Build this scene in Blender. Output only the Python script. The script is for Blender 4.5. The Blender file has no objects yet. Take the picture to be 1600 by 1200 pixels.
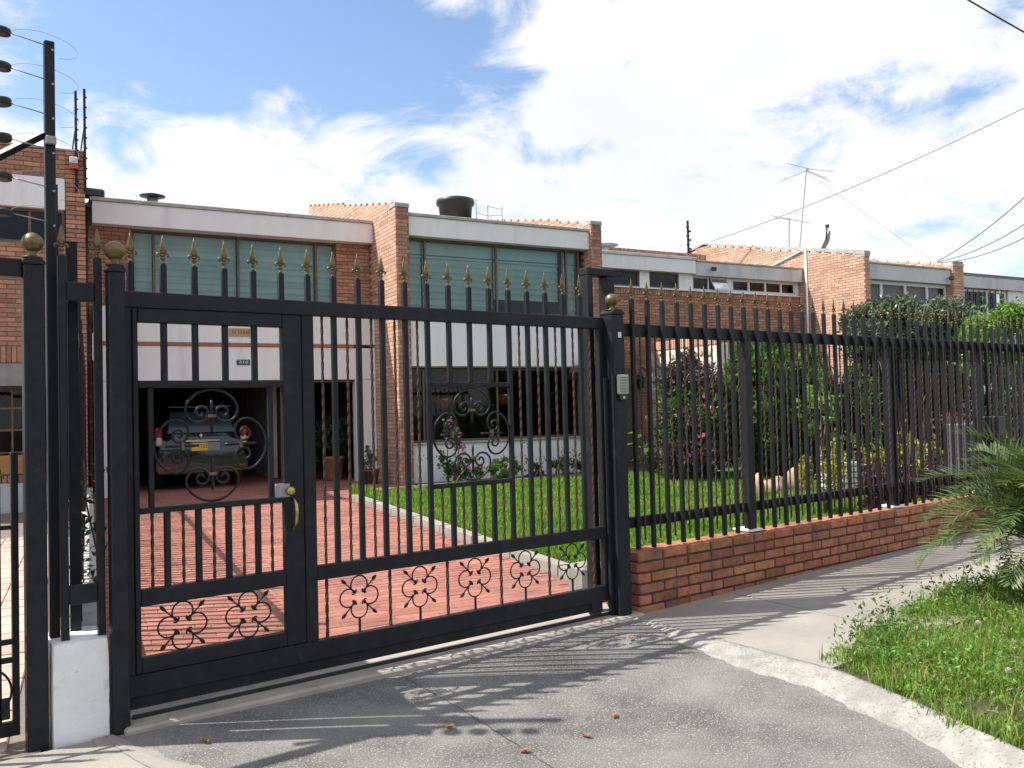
import bpy, math, random
import numpy as np
from mathutils import Vector, Matrix

random.seed(7); RNG = np.random.default_rng(7)
R = math.radians
scene = bpy.context.scene
COL = scene.collection

# ------------------------------------------------------------------ camera
AL, TH, RO, CAMZ = R(53.4), math.atan(.0279), .025, 1.55
cd = bpy.data.cameras.new('camera'); cam = bpy.data.objects.new('camera', cd); COL.objects.link(cam)
cd.sensor_fit = 'HORIZONTAL'; cd.sensor_width = 36.0; cd.lens = 36.0 * 1355 / 1600
cd.clip_start = .05; cd.clip_end = 2000
fw = Vector((math.cos(AL) * math.cos(TH), math.sin(AL) * math.cos(TH), math.sin(TH)))
r0 = Vector((math.sin(AL), -math.cos(AL), 0)); u0 = r0.cross(fw)
rt = r0 * math.cos(RO) - u0 * math.sin(RO); up = r0 * math.sin(RO) + u0 * math.cos(RO)
cam.matrix_world = Matrix(((rt.x, up.x, -fw.x, 0), (rt.y, up.y, -fw.y, 0), (rt.z, up.z, -fw.z, CAMZ), (0, 0, 0, 1)))
scene.camera = cam

# ------------------------------------------------------------------ sun, sky, exposure
SUN = Vector((-.60, .385, 1.0)).normalized()
sl = bpy.data.lights.new('sun', 'SUN'); sl.energy = 5.0; sl.angle = R(.53); sl.color = (1, .955, .88)
so = bpy.data.objects.new('sun', sl); COL.objects.link(so); so.location = (-20, 14, 40)
so.rotation_euler = SUN.to_track_quat('Z', 'Y').to_euler()
scene.view_settings.view_transform = 'Standard'; scene.view_settings.look = 'None'
scene.view_settings.gamma = 1.0; scene.view_settings.exposure = 0.60
scene.view_settings.use_curve_mapping = False

W = bpy.data.worlds.new('World'); scene.world = W; W.use_nodes = True
nt = W.node_tree; nt.nodes.clear()
def wn(t, **k):
    n = nt.nodes.new(t)
    for a, b in k.items(): setattr(n, a, b)
    return n
def mth(op, *a):
    n = wn('ShaderNodeMath', operation=op)
    for i, v in enumerate(a):
        if isinstance(v, (int, float)): n.inputs[i].default_value = v
        else: nt.links.new(v, n.inputs[i])
    return n.outputs[0]
sky = wn('ShaderNodeTexSky', sky_type='NISHITA', sun_disc=False)
sky.sun_elevation = math.asin(SUN.z); sky.sun_rotation = math.atan2(SUN.x, SUN.y)
sky.altitude = 0; sky.air_density = 1.0; sky.dust_density = 1.2; sky.ozone_density = 1.5
tc = wn('ShaderNodeTexCoord'); sep = wn('ShaderNodeSeparateXYZ'); nt.links.new(tc.outputs['Generated'], sep.inputs[0])
dx, dy, dz = sep.outputs
az = mth('ARCTAN2', dy, dx); el = mth('ARCSINE', dz)
mp = wn('ShaderNodeMapping'); mp.inputs['Scale'].default_value = (1, 1, 1.9); mp.inputs['Location'].default_value = (2.3, .7, 4.1)
nt.links.new(tc.outputs['Generated'], mp.inputs[0])
def wnoise(scale, detail, rough, dist=0):
    n = wn('ShaderNodeTexNoise'); n.inputs['Scale'].default_value = scale; n.inputs['Detail'].default_value = detail
    n.inputs['Roughness'].default_value = rough; n.inputs['Distortion'].default_value = dist
    nt.links.new(mp.outputs[0], n.inputs['Vector']); return n.outputs['Fac']
dens = mth('ADD', mth('MULTIPLY', wnoise(6.5, 10, .62, .35), 1.9), -.30)
# gaps (negative) and heaps (positive) in the cloud cover, at their own bearings: azimuth, elevation, widths in radians
for a0, e0, wa, we, k in (
        (1.235, .425, .20, .078, -.70), (1.06, .395, .11, .060, -.52), (1.045, .285, .06, .030, -.36), (.89, .31, .06, .04, -.20),
        (.868, .285, .06, .016, -.22), (.475, .30, .075, .018, -.10), (.93, .355, .05, .035, -.24), (.80, .29, .05, .015, -.16), (1.40, .36, .10, .06, -.22),
        (.74, .36, .17, .09, .30), (1.33, .335, .06, .02, .16), (1.0, .44, .05, .02, .15), (1.20, .25, .25, .05, .30), (.7, .20, .4, .045, .25)):
    g = mth('POWER', 2.71828, mth('MULTIPLY', -1.0, mth('ADD',
            mth('POWER', mth('DIVIDE', mth('ABSOLUTE', mth('SUBTRACT', az, a0)), wa), 2.0),
            mth('POWER', mth('DIVIDE', mth('ABSOLUTE', mth('SUBTRACT', el, e0)), we), 2.0))))
    dens = mth('ADD', dens, mth('MULTIPLY', g, k))
ms = wn('ShaderNodeMapRange', interpolation_type='SMOOTHSTEP'); nt.links.new(dens, ms.inputs[0])
ms.inputs[1].default_value = .34; ms.inputs[2].default_value = .74
cr = wn('ShaderNodeMix', data_type='RGBA')
sh = wn('ShaderNodeMapRange'); nt.links.new(wnoise(4.0, 5, .55), sh.inputs[0]); sh.inputs[1].default_value = .42; sh.inputs[2].default_value = .66
nt.links.new(sh.outputs[0], cr.inputs[0])
CK = 8.3
cr.inputs[6].default_value = (CK, CK * 1.0, CK * 1.02, 1); cr.inputs[7].default_value = (CK * .86, CK * .90, CK * .96, 1)
mx = wn('ShaderNodeMix', data_type='RGBA'); nt.links.new(ms.outputs[0], mx.inputs[0])
hsv = wn('ShaderNodeHueSaturation'); hsv.inputs['Saturation'].default_value = 1.04; hsv.inputs['Value'].default_value = 1.66; nt.links.new(sky.outputs[0], hsv.inputs['Color'])
nt.links.new(hsv.outputs[0], mx.inputs[6]); nt.links.new(cr.outputs[2], mx.inputs[7])
bg = wn('ShaderNodeBackground'); bg.inputs[1].default_value = .086; nt.links.new(mx.outputs[2], bg.inputs[0])
wo = wn('ShaderNodeOutputWorld'); nt.links.new(bg.outputs[0], wo.inputs[0])

# ------------------------------------------------------------------ materials
MATS = {}
def mat(name, c1, c2=None, rough=.7, metal=0, scale=8, detail=5, bump=0, bscale=None, rand=0, spec=.5, translucent=0,
        speck=None, stretch=(1, 1, 1), dirt=None, coat=0, lo=.35, hi=.65):
    """procedural surface: noise blend c1..c2, per piece tint (rand), fine relief (bump), speckles, streaky dirt"""
    m = bpy.data.materials.new(name); m.use_nodes = True; t = m.node_tree; t.nodes.clear(); L = t.links.new
    def nd(ty, **k):
        n = t.nodes.new(ty)
        for a, b in k.items(): setattr(n, a, b)
        return n
    out = nd('ShaderNodeOutputMaterial'); p = nd('ShaderNodeBsdfPrincipled')
    p.inputs['Roughness'].default_value = rough; p.inputs['Metallic'].default_value = metal
    p.inputs['Specular IOR Level'].default_value = spec; p.inputs['Coat Weight'].default_value = coat
    geo = nd('ShaderNodeNewGeometry'); oi = nd('ShaderNodeObjectInfo')
    mpp = nd('ShaderNodeMapping'); L(geo.outputs['Position'], mpp.inputs[0]); mpp.inputs['Scale'].default_value = stretch
    def noise(sc, de=4, ro=.6):
        n = nd('ShaderNodeTexNoise'); n.inputs['Scale'].default_value = sc; n.inputs['Detail'].default_value = de
        n.inputs['Roughness'].default_value = ro; L(mpp.outputs[0], n.inputs['Vector']); return n.outputs['Fac']
    c2 = c2 or tuple(x * .8 for x in c1)
    mr = nd('ShaderNodeMapRange'); L(noise(scale, detail), mr.inputs[0]); mr.inputs[1].default_value = lo; mr.inputs[2].default_value = hi
    mixn = nd('ShaderNodeMix', data_type='RGBA'); L(mr.outputs[0], mixn.inputs[0])
    mixn.inputs[6].default_value = (*c1, 1); mixn.inputs[7].default_value = (*c2, 1); col = mixn.outputs[2]
    if speck:
        sc, c, th = speck
        mr2 = nd('ShaderNodeMapRange'); L(noise(sc, 2, .7), mr2.inputs[0]); mr2.inputs[1].default_value = th; mr2.inputs[2].default_value = th + .08
        mm = nd('ShaderNodeMix', data_type='RGBA'); L(mr2.outputs[0], mm.inputs[0]); L(col, mm.inputs[6]); mm.inputs[7].default_value = (*c, 1); col = mm.outputs[2]
    if dirt:
        sc, c, th, amt = dirt
        mr3 = nd('ShaderNodeMapRange'); L(noise(sc, 6, .65), mr3.inputs[0]); mr3.inputs[1].default_value = th; mr3.inputs[2].default_value = th + .22; mr3.inputs[4].default_value = amt
        mm = nd('ShaderNodeMix', data_type='RGBA'); L(mr3.outputs[0], mm.inputs[0]); L(col, mm.inputs[6]); mm.inputs[7].default_value = (*c, 1); col = mm.outputs[2]
    if rand:
        ad = nd('ShaderNodeMath', operation='ADD'); L(geo.outputs['Random Per Island'], ad.inputs[0]); L(oi.outputs['Random'], ad.inputs[1])
        fr = nd('ShaderNodeMath', operation='FRACT'); L(ad.outputs[0], fr.inputs[0])
        hs = nd('ShaderNodeHueSaturation'); L(col, hs.inputs['Color'])
        v = nd('ShaderNodeMapRange'); L(fr.outputs[0], v.inputs[0]); v.inputs[3].default_value = 1 - rand; v.inputs[4].default_value = 1 + rand * .8
        L(v.outputs[0], hs.inputs['Value'])
        f2 = nd('ShaderNodeMath', operation='MULTIPLY'); L(fr.outputs[0], f2.inputs[0]); f2.inputs[1].default_value = 7.31
        f3 = nd('ShaderNodeMath', operation='FRACT'); L(f2.outputs[0], f3.inputs[0])
        hv = nd('ShaderNodeMapRange'); L(f3.outputs[0], hv.inputs[0]); hv.inputs[3].default_value = .5 - rand * .025; hv.inputs[4].default_value = .5 + rand * .025
        L(hv.outputs[0], hs.inputs['Hue']); col = hs.outputs['Color']
    L(col, p.inputs['Base Color'])
    if bump:
        b = nd('ShaderNodeBump'); b.inputs['Strength'].default_value = bump; b.inputs['Distance'].default_value = .01
        L(noise(bscale or scale * 6, 6, .65), b.inputs['Height']); L(b.outputs[0], p.inputs['Normal'])
    sh_ = p.outputs[0]
    if translucent:
        tr = nd('ShaderNodeBsdfTranslucent'); L(col, tr.inputs[0]); ms_ = nd('ShaderNodeMixShader'); ms_.inputs[0].default_value = translucent
        L(sh_, ms_.inputs[1]); L(tr.outputs[0], ms_.inputs[2]); sh_ = ms_.outputs[0]
    L(sh_, out.inputs[0]); MATS[name] = m; return m
def glass(name, tint, refl=.5, rough=.02):
    m = bpy.data.materials.new(name); m.use_nodes = True; t = m.node_tree; t.nodes.clear(); L = t.links.new
    out = t.nodes.new('ShaderNodeOutputMaterial'); tr = t.nodes.new('ShaderNodeBsdfTransparent'); tr.inputs[0].default_value = (*tint, 1)
    gl = t.nodes.new('ShaderNodeBsdfGlossy'); gl.inputs['Roughness'].default_value = rough; gl.inputs[0].default_value = (refl, refl, refl, 1)
    fr = t.nodes.new('ShaderNodeFresnel'); fr.inputs[0].default_value = 1.5
    nz = t.nodes.new('ShaderNodeTexNoise'); nz.inputs['Scale'].default_value = 1.3; nz.inputs['Detail'].default_value = 1
    bp = t.nodes.new('ShaderNodeBump'); bp.inputs['Strength'].default_value = .06; bp.inputs['Distance'].default_value = .05
    L(nz.outputs[0], bp.inputs['Height']); L(bp.outputs[0], gl.inputs['Normal'])
    mx_ = t.nodes.new('ShaderNodeMixShader'); L(fr.outputs[0], mx_.inputs[0]); L(tr.outputs[0], mx_.inputs[1]); L(gl.outputs[0], mx_.inputs[2])
    L(mx_.outputs[0], out.inputs[0]); MATS[name] = m; return m

mat('black_paint', (.0145, .016, .0185), (.021, .023, .026), rough=.38, spec=.18, scale=14, bump=.12, bscale=120, speck=(34, (.06, .032, .022), .735), dirt=(7, (.075, .072, .066), .60, .4))
mat('black_plastic', (.012, .012, .013), (.02, .02, .02), rough=.5)
mat('gold_paint', (.19, .15, .07), (.13, .102, .05), rough=.45, metal=.65, scale=40, dirt=(30, (.06, .045, .03), .55, .6))
mat('rusty_iron', (.075, .036, .023), (.038, .023, .018), rough=.75, scale=40)
mat('galvanised', (.35, .36, .37), (.25, .26, .27), rough=.5, metal=.6, scale=20)
mat('brass', (.55, .42, .16), (.42, .31, .12), rough=.3, metal=.9)
mat('brick', (.44, .175, .085), (.30, .11, .058), rough=.9, scale=16, detail=8, bump=.5, bscale=80, rand=.34, speck=(40, (.14, .085, .06), .62), dirt=(5, (.10, .075, .062), .52, .75))
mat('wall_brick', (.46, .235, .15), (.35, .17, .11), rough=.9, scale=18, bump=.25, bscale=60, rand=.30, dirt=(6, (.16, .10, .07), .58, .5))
mat('sunlit_brick', (.62, .38, .265), (.52, .29, .20), rough=.9, scale=18, bump=.25, bscale=60, rand=.24, dirt=(7, (.26, .17, .13), .6, .4))  # lighter copy of the wall brick, with sunlight put into the colour
mat('mortar', (.21, .165, .135), (.15, .12, .10), rough=.95, scale=20, bump=.3)
mat('dark_mortar', (.085, .07, .06), (.05, .044, .04), rough=.95, scale=20, bump=.3)
mat('paver', (.35, .142, .102), (.26, .10, .075), rough=.85, scale=3.5, detail=8, bump=.25, bscale=60, rand=.20, dirt=(.9, (.20, .115, .095), .50, .7))
mat('paver_joint', (.26, .115, .088), (.20, .092, .072), rough=.95, scale=9)
mat('pink_flag', (.50, .36, .29), (.42, .30, .25), rough=.85, scale=4, rand=.2, dirt=(2, (.45, .42, .38), .5, .6))
mat('white_paint', (.82, .82, .82), (.76, .76, .77), rough=.75, scale=3, bump=.06, bscale=40, dirt=(3.5, (.50, .50, .49), .55, .55), stretch=(1, 1, .14))
mat('white_plinth', (.80, .80, .79), (.71, .71, .70), rough=.85, scale=6, bump=.5, bscale=30, speck=(26, (.30, .28, .26), .72), dirt=(9, (.40, .38, .35), .60, .75))
mat('old_white', (.60, .61, .62), (.50, .51, .53), rough=.85, scale=2.2, dirt=(2.2, (.30, .30, .31), .55, .6), stretch=(1, 1, .4))
mat('cement_cap', (.46, .45, .42), (.33, .32, .30), rough=.95, scale=5, dirt=(9, (.15, .145, .14), .57, .75))
mat('roof_sheet', (.34, .33, .31), (.24, .23, .22), rough=.9, scale=3)
mat('concrete', (.305, .283, .25), (.235, .218, .193), rough=.92, scale=1.6, bump=.25, bscale=70, speck=(120, (.42, .39, .34), .62), dirt=(2.6, (.19, .175, .155), .55, .7))
mat('apron_concrete', (.215, .208, .197), (.105, .102, .098), rough=.95, scale=1.7, detail=14, bump=1.0, bscale=120, speck=(115, (.36, .35, .325), .555), dirt=(.8, (.28, .27, .25), .50, .75), lo=.36, hi=.64)
mat('whitewash', (.37, .355, .328), (.25, .242, .222), rough=.97, scale=9, detail=14, bump=1.0, bscale=42, speck=(75, (.17, .165, .152), .575), dirt=(2.2, (.20, .195, .18), .52, .75))
mat('threshold', (.40, .36, .31), (.30, .27, .235), rough=.9, scale=3, bump=.3, bscale=50, dirt=(4, (.16, .15, .13), .55, .6))
mat('asphalt', (.06, .06, .06), (.045, .045, .045), rough=.95, scale=3, bump=.4, bscale=80)
mat('soil', (.075, .055, .035), (.045, .035, .022), rough=1, scale=8, bump=.5)
mat('slate', (.15, .145, .14), (.10, .098, .095), rough=.85, scale=3, bump=.2)
mat('lawn_ground', (.050, .095, .018), (.035, .06, .014), rough=1, scale=5)
mat('grass', (.145, .31, .032), (.25, .345, .06), rough=.6, scale=1.3, detail=7, lo=.42, hi=.68, rand=.35, translucent=.4, spec=.25)
mat('verge_grass', (.20, .36, .05), (.28, .36, .09), rough=.6, scale=3, rand=.4, translucent=.5, spec=.25)
mat('straw', (.40, .32, .16), (.28, .22, .10), rough=.8, scale=9, rand=.25, translucent=.3)
mat('leaf_green', (.11, .24, .035), (.07, .165, .025), rough=.45, scale=3, rand=.45, translucent=.5)
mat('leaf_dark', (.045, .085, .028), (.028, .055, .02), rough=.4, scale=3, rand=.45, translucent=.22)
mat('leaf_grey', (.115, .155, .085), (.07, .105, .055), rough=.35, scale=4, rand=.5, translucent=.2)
mat('leaf_light', (.18, .33, .05), (.12, .25, .04), rough=.45, scale=3, rand=.4, translucent=.4)
mat('leaf_plum', (.12, .062, .068), (.075, .075, .045), rough=.5, scale=4, rand=.5, translucent=.25)
mat('leaf_maroon', (.13, .03, .055), (.07, .018, .03), rough=.45, scale=5, rand=.5, translucent=.3)
mat('leaf_yellow', (.36, .34, .04), (.25, .27, .03), rough=.5, scale=5, rand=.3, translucent=.35)
mat('palm_leaf', (.085, .15, .042), (.145, .20, .055), rough=.42, scale=4, rand=.4, translucent=.3)
mat('flower_red', (.62, .03, .04), (.5, .02, .05), rough=.5, rand=.2, translucent=.3)
mat('flower_pink', (.62, .10, .30), (.5, .06, .26), rough=.5, rand=.2, translucent=.3)
mat('flower_white', (.62, .61, .56), (.55, .54, .5), rough=.6, rand=.1, translucent=.3)
mat('dead_leaf', (.34, .13, .045), (.22, .09, .04), rough=.7, rand=.3)
mat('bark', (.16, .115, .08), (.09, .07, .05), rough=.95, scale=20, bump=.5)
mat('terracotta', (.42, .16, .08), (.33, .12, .065), rough=.8, scale=9, bump=.15)
mat('dark_pot', (.11, .05, .035), (.08, .04, .03), rough=.6)
mat('window_frame', (.15, .115, .075), (.11, .085, .055), rough=.5, metal=.3, scale=10)
mat('white_frame', (.68, .68, .67), (.6, .6, .6), rough=.5)
mat('blind', (.64, .71, .69), (.56, .645, .625), rough=.7, scale=2, rand=.12)
mat('curtain', (.50, .50, .49), (.40, .41, .41), rough=.9, scale=3)
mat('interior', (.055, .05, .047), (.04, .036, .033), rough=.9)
mat('wood_panel', (.42, .21, .06), (.33, .16, .045), rough=.5, scale=6, stretch=(1, 1, 8))
mat('grey_beam', (.27, .265, .26), (.22, .215, .21), rough=.8)
mat('cabinet_grey', (.11, .115, .12), (.09, .095, .10), rough=.6)
mat('car_paint', (.006, .010, .019), (.005, .009, .017), rough=.22, metal=.3, coat=.8)
mat('car_glass', (.028, .045, .065), (.022, .036, .055), rough=.12)  # bluish tone painted in to stand for the reflection on the rear window
mat('tyre', (.012, .012, .012), rough=.85)
mat('chrome', (.75, .75, .76), (.7, .7, .7), rough=.12, metal=1)
mat('tail_red', (.42, .012, .012), (.35, .01, .01), rough=.15, coat=.6)
mat('tail_clear', (.60, .50, .48), (.55, .45, .42), rough=.15, coat=.6)
mat('plate_yellow', (.80, .52, .03), (.75, .48, .03), rough=.4)
mat('ink', (.02, .02, .02), rough=.6)
mat('sign_tile', (.50, .34, .19), (.42, .28, .15), rough=.5, scale=30)
mat('sign_ink', (.17, .08, .04), rough=.6)
mat('sign_blue', (.035, .085, .12), (.03, .07, .10), rough=.35)
mat('sign_white', (.72, .74, .74), rough=.5)
mat('keypad', (.47, .46, .40), (.42, .41, .36), rough=.45)
mat('keypad_button', (.30, .30, .27), (.27, .27, .24), rough=.5)
mat('black_tank', (.016, .017, .018), (.025, .025, .026), rough=.45)
mat('rubble_white', (.68, .64, .57), (.55, .50, .44), rough=.95, scale=9, bump=.4, rand=.2)
mat('rock', (.40, .28, .195), (.25, .18, .13), rough=.9, scale=6, bump=.6, bscale=14)
mat('lamp_dark', (.03, .032, .03), (.04, .04, .038), rough=.4, metal=.5)
mat('pewter', (.62, .58, .50), (.5, .46, .4), rough=.3, metal=.8)
mat('wire', (.05, .05, .055), rough=.6)
mat('light_wire', (.30, .30, .33), rough=.6)
glass('teal_glass', (.70, .85, .84), .8)
glass('clear_glass', (.62, .66, .68), .7)

# ------------------------------------------------------------------ helpers
def tag(o, label=None, cat=None, group=None, kind=None):
    if label: o['label'] = label
    if cat: o['category'] = cat
    if group: o['group'] = group
    if kind: o['kind'] = kind
    return o
def link(o, parent=None):
    COL.objects.link(o)
    if parent is not None: o.parent = parent
    return o
def root(name, loc, label, cat, group=None, rz=0):
    o = bpy.data.objects.new(name, None); link(o); o.location = loc; o.rotation_euler = (0, 0, rz); o.empty_display_size = .2
    return tag(o, label, cat, group)
def inst(me, name, parent, loc=(0, 0, 0), rot=(0, 0, 0), scale=(1, 1, 1)):
    o = bpy.data.objects.new(name, me); link(o, parent); o.location = loc; o.rotation_euler = rot; o.scale = scale; return o
def text_obj(s, name, parent, m, size, loc, rot, ext=.0015, sx=1):
    c = bpy.data.curves.new(name, 'FONT'); c.body = s; c.size = size; c.extrude = ext; c.align_x = 'CENTER'; c.align_y = 'CENTER'
    tmp = bpy.data.objects.new(name, c); COL.objects.link(tmp)
    me = bpy.data.meshes.new_from_object(tmp.evaluated_get(bpy.context.evaluated_depsgraph_get()))
    bpy.data.objects.remove(tmp); me.materials.clear(); me.materials.append(MATS[m])
    return inst(me, name, parent, loc, rot, (sx, 1, 1))

class MB:
    def __init__(s): s.v = []; s.f = []
    def add(s, V, F):
        b = len(s.v); s.v += [tuple(p) for p in V]; s.f += [tuple(i + b for i in q) for q in F]; return s
    def box(s, x0, x1, y0, y1, z0, z1):
        return s.add([(x0, y0, z0), (x1, y0, z0), (x1, y1, z0), (x0, y1, z0), (x0, y0, z1), (x1, y0, z1), (x1, y1, z1), (x0, y1, z1)],
                     [(0, 3, 2, 1), (4, 5, 6, 7), (0, 1, 5, 4), (1, 2, 6, 5), (2, 3, 7, 6), (3, 0, 4, 7)])
    def cbox(s, x0, x1, y0, y1, z0, z1, c=.004):
        c = min(c, (x1 - x0) * .3, (y1 - y0) * .3, (z1 - z0) * .3)
        V = []; ix = {}
        lo = (x0, y0, z0); hi = (x1, y1, z1)
        for a in (0, 1):
            for b in (0, 1):
                for d in (0, 1):
                    k = (a, b, d)
                    for ax in range(3):
                        p = [hi[i] - c if k[i] else lo[i] + c for i in range(3)]
                        p[ax] = hi[ax] if k[ax] else lo[ax]
                        ix[(k, ax)] = len(V); V.append(p)
        F = []
        for ax in range(3):
            o1, o2 = (ax + 1) % 3, (ax + 2) % 3
            for e in (0, 1):
                q = []
                for (i, j) in ((0, 0), (1, 0), (1, 1), (0, 1)):
                    k = [0, 0, 0]; k[ax] = e; k[o1] = i; k[o2] = j; q.append(ix[(tuple(k), ax)])
                F.append(q if e else q[::-1])
        for ax in range(3):
            o1, o2 = (ax + 1) % 3, (ax + 2) % 3
            for i in (0, 1):
                for j in (0, 1):
                    k0 = [0, 0, 0]; k0[o1] = i; k0[o2] = j; k1 = list(k0); k1[ax] = 1; k0, k1 = tuple(k0), tuple(k1)
                    q = [ix[(k0, o1)], ix[(k1, o1)], ix[(k1, o2)], ix[(k0, o2)]]
                    F.append(q if (i ^ j) else q[::-1])
        for k in [(a, b, d) for a in (0, 1) for b in (0, 1) for d in (0, 1)]:
            q = [ix[(k, 0)], ix[(k, 1)], ix[(k, 2)]]; F.append(q if sum(k) % 2 else q[::-1])
        return s.add(V, F)
    def tube(s, pts, r, n=6, closed=False, flat=None):
        P = [Vector(p) for p in pts]; N = len(P); V = []; F = []
        rr = r if hasattr(r, '__len__') else [r] * N
        prev = None
        for i in range(N):
            a = P[(i - 1) % N] if (closed or i > 0) else P[i]; b = P[(i + 1) % N] if (closed or i < N - 1) else P[i]
            t = (b - a); t = t.normalized() if t.length > 1e-9 else Vector((0, 0, 1))
            if prev is None:
                h = Vector((0, 0, 1)) if abs(t.z) < .9 else Vector((0, 1, 0)); nx = t.cross(h).normalized()
            else:
                nx = (prev - t * prev.dot(t)); nx = nx.normalized() if nx.length > 1e-6 else t.orthogonal().normalized()
            prev = nx; ny = t.cross(nx)
            for k in range(n):
                a_ = 2 * math.pi * k / n; V.append(P[i] + (nx * math.cos(a_) + ny * math.sin(a_)) * rr[i])
        for i in range(N if closed else N - 1):
            j = (i + 1) % N
            for k in range(n):
                k2 = (k + 1) % n; F.append((i * n + k, i * n + k2, j * n + k2, j * n + k))
        if not closed: F.append(tuple(range(n))[::-1]); F.append(tuple((N - 1) * n + k for k in range(n)))
        return s.add(V, F)
    def lathe(s, prof, c=(0, 0, 0), n=12, sy=1.0):
        V = []; F = []
        for (r, z) in prof:
            for k in range(n):
                a = 2 * math.pi * k / n; V.append((c[0] + r * math.cos(a), c[1] + r * math.sin(a) * sy, c[2] + z))
        for i in range(len(prof) - 1):
            for k in range(n):
                k2 = (k + 1) % n; F.append((i * n + k, i * n + k2, (i + 1) * n + k2, (i + 1) * n + k))
        F.append(tuple(range(n))[::-1]); F.append(tuple((len(prof) - 1) * n + k for k in range(n)))
        return s.add(V, F)
    def prism(s, poly, a, b, axis='y'):
        """poly in the two other axes, extruded a..b along axis"""
        n = len(poly)
        def pt(q, h): return {'y': (q[0], h, q[1]), 'x': (h, q[0], q[1]), 'z': (q[0], q[1], h)}[axis]
        V = [pt(q, a) for q in poly] + [pt(q, b) for q in poly]
        F = [tuple(range(n)), tuple(range(2 * n - 1, n - 1, -1))] + [(i, i + n, (i + 1) % n + n, (i + 1) % n) for i in range(n)]
        return s.add(V, F)
    def mesh(s, name, m, smooth=False):
        me = bpy.data.meshes.new(name); me.from_pydata(s.v, [], s.f); me.materials.append(MATS[m])
        if smooth: me.shade_smooth()
        me.update(); return me
    def build(s, name, m, parent=None, smooth=False, loc=(0, 0, 0), rot=(0, 0, 0)):
        return inst(s.mesh(name, m, smooth), name, parent, loc, rot)
def fix_normals(me):
    import bmesh
    b = bmesh.new(); b.from_mesh(me); bmesh.ops.recalc_face_normals(b, faces=b.faces); b.to_mesh(me); b.free(); return me
def np_mesh(name, V, tris, m, smooth=False):
    me = bpy.data.meshes.new(name); V = np.asarray(V, np.float32).reshape(-1, 3); tris = np.asarray(tris, np.int32).reshape(-1, 3)
    me.vertices.add(len(V)); me.vertices.foreach_set('co', V.ravel())
    me.loops.add(tris.size); me.loops.foreach_set('vertex_index', tris.ravel())
    me.polygons.add(len(tris)); me.polygons.foreach_set('loop_start', np.arange(0, tris.size, 3, dtype=np.int32))
    me.polygons.foreach_set('loop_total', np.full(len(tris), 3, np.int32))
    me.materials.append(MATS[m]); me.update(calc_edges=True); me.validate()
    me.shade_smooth() if smooth else me.shade_flat()
    return me

# ---- bricks: pieces of one thing; the 300 that show largest are objects, the others one joined part
UNIT = {}
def unit_brick(m):
    if m not in UNIT: UNIT[m] = MB().cbox(-.5, .5, 0, 1, -.5, .5, .06).mesh('brick', m)
    return UNIT[m]
class Bricks:
    def __init__(s, parent, m, name='brick'):
        s.p = parent; s.m = m; s.l = []; s.name = name
    def face(s, x, y, ang, width, z0, z1, top=None, hole=None, L=.235, h=.062, j=.013, dep=.05, off=0, u0=0, soldier=False, m=None):
        """a face of running bond: from (x,y) along ang; bricks reach dep inwards (left of ang)"""
        ca, sa = math.cos(ang), math.sin(ang)
        if soldier: L, h = .062, z1 - z0
        nz = max(1, int(round((z1 - z0) / (h + j)))) if not soldier else 1
        hh = (z1 - z0) / nz
        for r in range(nz):
            zc = z0 + hh * (r + .5); u = u0 - ((L + j) / 2 if (r + off) % 2 and not soldier else 0)
            while u < width - .02:
                a, b = max(u + j / 2, j / 2 if u0 == 0 else u0), min(u + L + j / 2, width - (0 if soldier else 0))
                u += L + j
                if b - a < .03: continue
                c = (a + b) / 2
                if top and zc + hh / 2 > top(c): continue
                if hole and any(hb[0] < c < hb[1] and hb[2] < zc < hb[3] for hb in hole): continue
                e = random.uniform(-.0012, .0012)
                s.l.append((x + ca * c + sa * (-e), y + sa * c - ca * (-e), zc, ang, b - a, hh - j, dep, m or s.m))
        return s
    def finish(s, n=300):
        mw = Matrix.LocRotScale(s.p.location, s.p.rotation_euler, (1, 1, 1)); imw = mw.inverted(); c = imw @ Vector((0, 0, CAMZ))
        def key(q):
            d = Vector((q[0], q[1], q[2])) - c; nrm = Vector((math.sin(q[3]), -math.cos(q[3]), 0))
            return -q[4] * q[5] * abs(d.normalized().dot(nrm)) / d.length_squared
        s.l.sort(key=key)
        for q in s.l[:n]:
            inst(unit_brick(q[7]), s.name, s.p, q[:3], (0, 0, q[3]), (q[4], q[6], q[5]))
        rest = {}
        for q in s.l[n:]: rest.setdefault(q[7], []).append(q)
        for m, l in rest.items():
            V = []; T = []
            base = np.array([(x, y, z) for x in (-.5, .5) for y in (0, 1) for z in (-.5, .5)], float)
            tri = np.array([(0, 1, 5), (0, 5, 4), (0, 2, 3), (0, 3, 1), (4, 5, 7), (4, 7, 6), (1, 3, 7), (1, 7, 5), (0, 4, 6), (0, 6, 2)])
            for i, q in enumerate(l):
                p = base * (q[4], q[6], q[5]); ca, sa = math.cos(q[3]), math.sin(q[3])
                V.append(np.stack([q[0] + p[:, 0] * ca - p[:, 1] * sa, q[1] + p[:, 0] * sa + p[:, 1] * ca, q[2] + p[:, 2]], 1)); T.append(tri + 8 * i)
            o = inst(np_mesh(s.name + '_rows', np.concatenate(V), np.concatenate(T), m), s.name + '_rows', s.p); o['kind'] = 'stuff'

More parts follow.
